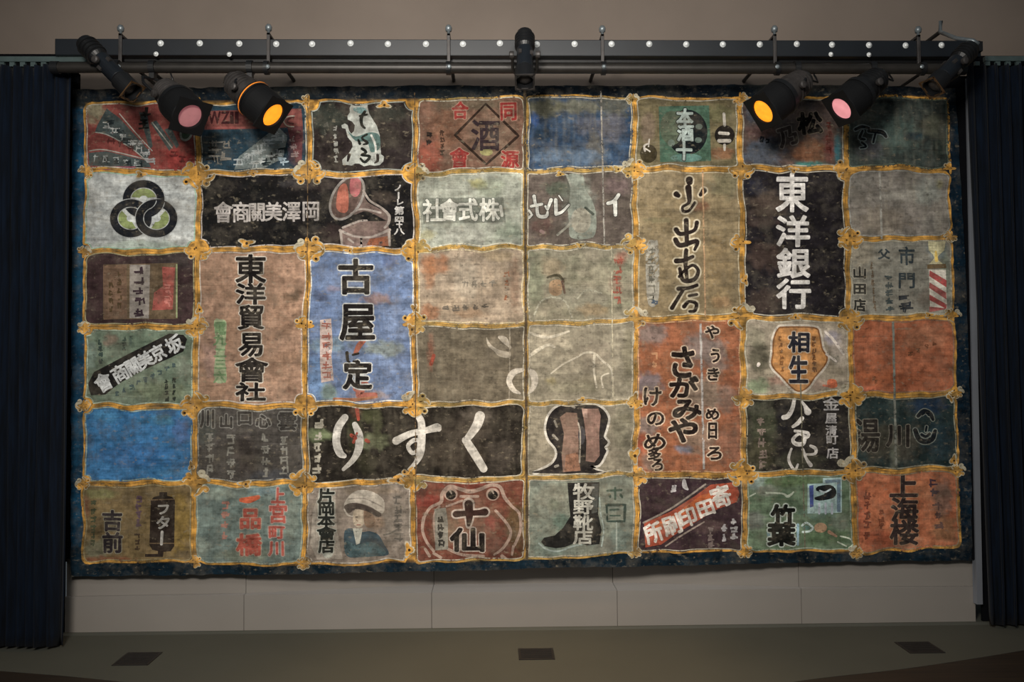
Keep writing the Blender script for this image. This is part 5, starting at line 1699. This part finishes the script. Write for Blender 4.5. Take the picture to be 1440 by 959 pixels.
# bent steel arm at the right end of the beam
a0, a1, a2, a3 = P(1323, 30, -0.1), P(1322, 45, -0.1), P(1345, 54, -0.35), P(1376, 62, BY - 0.03)
arm = empty('bracing_arm', tuple(a1), 'bent bright steel arm bracing one end of the studded beam', 'bracket')
bpy.context.view_layer.update()
bm = bmesh.new()
add_tube(bm, [a0, a1, a2, P(1368, 57, BY - 0.03), a3], 0.017, 12)
bmobj('bent_rod', bm, MAT_STEEL, arm, smooth=True)
bm = bmesh.new()
add_tube(bm, [a1, (a1.x, 0.405, a1.z)], 0.017, 12)
bmobj('wall_rod', bm, MAT_LAMP, arm)
bm = bmesh.new()
add_box(bm, (a3.x - 0.03, BY - 0.04, a3.z - 0.06), (a3.x + 0.03, BY + 0.002, a3.z + 0.02))
bmobj('fixing_plate', bm, MAT_LAMP, arm)


# ================================================================== stage lamps
def clamp_and_yoke(root, x, ytube_z, pivot, half, axis, drop=None):
    """hook clamp on the pipe and a U yoke down to the lamp's pivot"""
    bm = bmesh.new()
    add_lathe(bm, [(PR + 0.016, -0.022), (PR + 0.016, 0.022)], Matrix.Translation(Vector((x, PY, pz))) @ Matrix.Rotation(PI / 2, 4, 'Y'), 22, True)
    add_box(bm, (x - 0.02, PY - 0.03, pz - PR - 0.05), (x + 0.02, PY + 0.03, pz - PR + 0.005))
    bmobj('hook_clamp', bm, MAT_LAMP, root)
    side = Vector(axis).cross(Vector((0, 0, 1))).normalized()
    topc = Vector((x, PY, pz - PR - 0.045))
    d = (topc - pivot)
    bm = bmesh.new()
    a, b = pivot + side * half, pivot - side * half
    up = d.normalized() * max(0.05, d.length)
    sh = d * 0.92
    add_tube(bm, [a, a + sh * 0.6, a + sh - side * half * 0.35, topc, b + sh + side * half * 0.35, b + sh * 0.6, b], 0.012, 8)
    bmobj('yoke', bm, MAT_LAMP, root)
    for s_, q in ((1, a), (-1, b)):
        bm = bmesh.new()
        M = Matrix.Translation(q) @ frame_z(side * s_).to_4x4()
        add_lathe(bm, [(0.024, -0.012), (0.028, 0.0), (0.028, 0.02), (0.016, 0.026)], M, 14, True)
        bmobj('pivot_knob', bm, MAT_CAN, root)


def par_can(px, py, axis, lens_mat, label, clamp_px, scale=1.0, glow=None, back=MAT_CAN, hood_len=0.20, yy=-0.66, recess=0.06):
    ax = Vector(axis).normalized()
    front = P(px, py, yy)
    root = empty('par_lamp', (0, 0, 0), label, 'stage lamp')
    root.location = front
    bpy.context.view_layer.update()
    Rm = frame_z(ax).to_4x4()
    S = scale
    M = Matrix.Translation(front) @ Rm                   # z = 0 at the hood's mouth
    H = hood_len * S
    bm = bmesh.new()                                      # rear can, domed
    add_lathe(bm, [(0.02 * S, -H - 0.30 * S), (0.06 * S, -H - 0.29 * S), (0.085 * S, -H - 0.25 * S), (0.098 * S, -H - 0.18 * S), (0.115 * S, -H - 0.05 * S), (0.125 * S, -H - 0.02 * S)], M, 32, True)
    bmobj('lamp_housing', bm, back, root, 'dusty grey metal can', smooth=True)
    for q in range(5):
        z = -H - 0.24 * S + q * 0.03 * S
        rr = (0.089 + q * 0.0045) * S
        bm = bmesh.new()
        add_lathe(bm, [(rr, z), (rr + 0.010 * S, z + 0.004 * S), (rr + 0.010 * S, z + 0.010 * S), (rr, z + 0.014 * S)], M, 32)
        bmobj('cooling_fin', bm, back, root)
    bm = bmesh.new()                                      # flange
    add_lathe(bm, [(0.122 * S, -H - 0.03 * S), (0.142 * S, -H - 0.03 * S), (0.142 * S, -H + 0.005 * S), (0.122 * S, -H + 0.005 * S), (0.122 * S, -H - 0.03 * S)], M, 36)
    bmobj('flange', bm, MAT_LAMP, root)
    if lens_mat is MAT_AMBER:                             # the lamp's own beam on the stage floor
        l = bpy.data.lights.new('amber_beam', 'SPOT')
        l.energy = 280
        l.spot_size = math.radians(84)
        l.spot_blend = 1.0
        l.shadow_soft_size = 0.08
        l.color = (1.0, 0.62, 0.30)
        lo_ = bpy.data.objects.new('amber_beam', l)
        COL.objects.link(lo_)
        lo_.parent = root
        lo_.location = ax * 0.03
        lo_.rotation_euler = (ax + Vector((0, -0.1, -0.5))).to_track_quat('-Z', 'Y').to_euler()
    if glow:
        bm = bmesh.new()
        add_lathe(bm, [(0.1435 * S, -H - 0.018 * S), (0.1435 * S, -H - 0.008 * S)], M, 36)
        bm2 = bm
        keep = [f for f in bm2.faces if (Rm.inverted().to_3x3() @ (f.calc_center_median() - front)).angle(Rm.inverted().to_3x3() @ Vector(glow), 9) < 1.9]
        bmesh.ops.delete(bm2, geom=[f for f in bm2.faces if f not in keep], context='FACES')
        bmobj('gel_edge', bm2, MAT_AMBER2, root, 'glowing amber gel edge')
    bm = bmesh.new()                                      # black front barrel with a rim round the lens
    ro, ri = 0.140 * S, 0.092 * S
    add_lathe(bm, [(ro * 0.95, -H), (ro, -H * 0.8), (ro, -0.004), (ro - 0.006, 0.0), (ri, 0.0), (ri, -0.03), (ro * 0.95, -0.04)], M, 40)
    bmobj('hood', bm, MAT_HOOD, root, 'black front barrel')
    bm = bmesh.new()                                      # square colour frame held in front
    hs = 0.132 * S
    n_ = 48
    rings = []
    for zq in (0.006, 0.001):
        inn, out_ = [], []
        for k_ in range(n_):
            an = 2 * PI * k_ / n_
            cu, su = math.cos(an), math.sin(an)
            kk = 1.0 / max(abs(cu), abs(su))
            inn.append(bm.verts.new(M @ Vector((ri * 1.01 * cu, ri * 1.01 * su, zq))))
            out_.append(bm.verts.new(M @ Vector((hs * kk * cu, hs * kk * su, zq))))
        rings.append((inn, out_))
    (i1, o1), (i2, o2) = rings
    for k_ in range(n_):
        l_ = (k_ + 1) % n_
        bm.faces.new((i1[k_], o1[k_], o1[l_], i1[l_]))
        bm.faces.new((i2[l_], o2[l_], o2[k_], i2[k_]))
        bm.faces.new((o1[k_], o2[k_], o2[l_], o1[l_]))
        bm.faces.new((i1[l_], i2[l_], i2[k_], i1[k_]))
    bmesh.ops.recalc_face_normals(bm, faces=bm.faces[:])
    bmobj('colour_frame', bm, MAT_HOOD, root)
    bm = bmesh.new()                                      # lens, slightly domed
    z_ = -recess * S
    add_lathe(bm, [(0.110 * S, z_ - 0.006 * S), (0.08 * S, z_), (0.05 * S, z_ + 0.003 * S), (0.001, z_ + 0.005)], M, 36)
    bmobj('lens', bm, lens_mat, root, 'coloured lens', smooth=True)
    pivot = front - ax * (H + 0.10 * S)
    cx = P(clamp_px, 96, PY).x
    clamp_and_yoke(root, cx, 0, pivot, 0.145 * S, ax)
    sg = 1 if px < 720 else -1
    if px < 300:
        sg = -1
    q0 = Vector((cx - sg * 0.14, PY, pz - PR - 0.004))
    q2 = front - ax * (H + 0.29 * S)
    q1 = (q0 + q2) / 2 + Vector((-sg * 0.06, 0, -0.05))
    bm = bmesh.new()
    add_tube(bm, [Vector(q) for q in spline([tuple(q0), tuple(q1), tuple(q2)], 0.03)], 0.007, 6)
    bmobj('cable', bm, MAT_LAMP, root, smooth=True)
    return root


def profile_spot(px0, py0, px1, py1, y0, y1, label, clamp_px, rad=0.070, rim=None):
    """long spotlight from its rear (px0,py0) to its front lens (px1,py1)"""
    A, B = P(px0, py0, y0), P(px1, py1, y1)
    ax = (B - A)
    L = ax.length
    ax.normalize()
    root = empty('profile_spotlight', tuple((A + B) / 2), label, 'stage lamp')
    bpy.context.view_layer.update()
    M = Matrix.Translation(A) @ frame_z(ax).to_4x4()
    r = rad
    bm = bmesh.new()
    add_lathe(bm, [(r * 0.5, 0.0), (r * 0.95, 0.012), (r * 1.05, 0.05), (r * 1.05, L * 0.30), (r * 0.8, L * 0.34)], M, 24, True)
    bmobj('lamp_housing', bm, MAT_LAMP, root, smooth=False)
    for q in range(4):
        z = 0.05 + q * L * 0.06
        bm = bmesh.new()
        add_lathe(bm, [(r * 1.05, z), (r * 1.2, z + 0.004), (r * 1.2, z + 0.012), (r * 1.05, z + 0.016)], M, 24)
        bmobj('cooling_fin', bm, MAT_LAMP, root)
    bm = bmesh.new()
    add_lathe(bm, [(r * 0.78, L * 0.34), (r * 0.95, L * 0.36), (r * 0.95, L * 0.72), (r * 0.9, L * 0.74)], M, 24, True)
    bmobj('barrel', bm, MAT_BEAM, root, smooth=False)
    bm = bmesh.new()
    add_lathe(bm, [(r * 0.9, L * 0.72), (r * 1.12, L * 0.76), (r * 1.12, L), (r * 1.02, L), (r * 1.0, L * 0.8)], M, 28)
    bmobj('lens_tube', bm, MAT_LAMP, root, smooth=False)
    bm = bmesh.new()
    add_lathe(bm, [(r * 1.0, L * 0.90), (r * 0.7, L * 0.93), (r * 0.3, L * 0.945), (0.001, L * 0.95)], M, 28)
    bmobj('lens', bm, MAT_CAN, root, 'dull glass lens', smooth=True)
    bm = bmesh.new()
    hw = r * 1.15
    Mq = M @ Matrix.Translation(Vector((0, 0, L * 0.985)))
    for (a, b) in (((-hw, -hw, 0), (hw, -hw + 0.014, 0.008)), ((-hw, hw - 0.014, 0), (hw, hw, 0.008)), ((-hw, -hw, 0), (-hw + 0.014, hw, 0.008)), ((hw - 0.014, -hw, 0), (hw, hw, 0.008))):
        add_box(bm, a, b, Mq)
    bmobj('gel_frame', bm, rim or MAT_CAN, root, 'gel frame')
    for q in range(4):
        bm = bmesh.new()
        an = q * PI / 2 + 0.6
        v = Vector((math.cos(an) * r * 0.95, math.sin(an) * r * 0.95, L * 0.5))
        add_box(bm, v - Vector((0.012, 0.012, 0.02)), v + Vector((0.012, 0.012, 0.02)), M)
        bmobj('shutter_handle', bm, MAT_CAN, root)
    pivot = A + ax * L * 0.45
    cx = P(clamp_px, 96, PY).x
    clamp_and_yoke(root, cx, 0, pivot, r * 1.45, ax)
    return root


MAT_HOOD = simple('matt_black_hood', '#0b0c0e', 0.7, 0.0, 0.2, 14, 0.25)
MAT_GEL = simple('brown_gel_frame', '#4a341c', 0.5)
par_can(268, 164, (0.56, -0.46, -0.55), MAT_PINK2, 'black stage lamp with a dim pink lens over the red sunburst panel', 215, 1.05, yy=-0.74, recess=0.02)
par_can(384, 162, (0.70, -0.26, -0.62), MAT_AMBER, 'black stage lamp with an amber lens over the red banded panel', 352, 1.05, glow=(-0.1, -1, 0.6), yy=-0.74, recess=0.008)
par_can(1073, 157, (-0.70, -0.22, -0.55), MAT_AMBER, 'black stage lamp with an amber lens over the brown and violet panel', 1120, 1.05, yy=-0.74, recess=0.008)
par_can(1183, 153, (-0.74, -0.20, -0.60), MAT_PINK, 'black stage lamp with a bright pink lens over the dark grey green panel', 1226, 1.0, back=MAT_LAMP, yy=-0.74, recess=0.008)
profile_spot(117, 58, 187, 130, -0.62, -0.74, 'long black spotlight slanting over the red sunburst panel', 165, rim=MAT_GEL)
profile_spot(1367, 66, 1310, 124, -0.62, -0.72, 'long black spotlight slanting down beneath the bent bright steel arm', 1338, rim=MAT_GEL)
profile_spot(738, 46, 738, 116, -0.64, -0.92, 'black spotlight hanging upright over the middle of the beam', 738, rad=0.066)

# ================================================================== floor vents
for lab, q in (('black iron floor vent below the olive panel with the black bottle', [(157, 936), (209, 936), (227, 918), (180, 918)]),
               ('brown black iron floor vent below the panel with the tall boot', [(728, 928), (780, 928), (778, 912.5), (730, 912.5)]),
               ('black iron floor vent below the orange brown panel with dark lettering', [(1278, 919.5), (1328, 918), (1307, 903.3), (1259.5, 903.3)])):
    g = [G(*a) for a in q]
    cx, cy = sum(v.x for v in g) / 4, sum(v.y for v in g) / 4
    wx = (g[1].x - g[0].x + g[2].x - g[3].x) / 4
    wy = (g[2].y - g[1].y + g[3].y - g[0].y) / 4
    root = empty('floor_vent', (cx, cy, 0), lab, 'floor vent', 'vents in the stage floor')
    bpy.context.view_layer.update()
    t = 0.018
    bm = bmesh.new()
    add_box(bm, (cx - wx, cy - wy, 0.0), (cx + wx, cy - wy + t, 0.006))
    add_box(bm, (cx - wx, cy + wy - t, 0.0), (cx + wx, cy + wy, 0.006))
    add_box(bm, (cx - wx, cy - wy + t, 0.0), (cx - wx + t, cy + wy - t, 0.006))
    add_box(bm, (cx + wx - t, cy - wy + t, 0.0), (cx + wx, cy + wy - t, 0.006))
    bmobj('vent_frame', bm, MAT_VENT, root)
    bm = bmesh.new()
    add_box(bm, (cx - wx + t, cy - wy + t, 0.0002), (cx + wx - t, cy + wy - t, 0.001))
    bmobj('vent_shade_plate', bm, MAT_VENT_SHADE, root)  # flat dark plate standing in for the shade inside the vent
    bm = bmesh.new()
    n = 9
    for k in range(n):
        y = cy - wy + t + (2 * wy - 2 * t) * (k + 0.5) / n
        add_box(bm, (cx - wx + t, y - 0.006, 0.001), (cx + wx - t, y + 0.006, 0.005))
    bmobj('grille', bm, MAT_VENT, root)
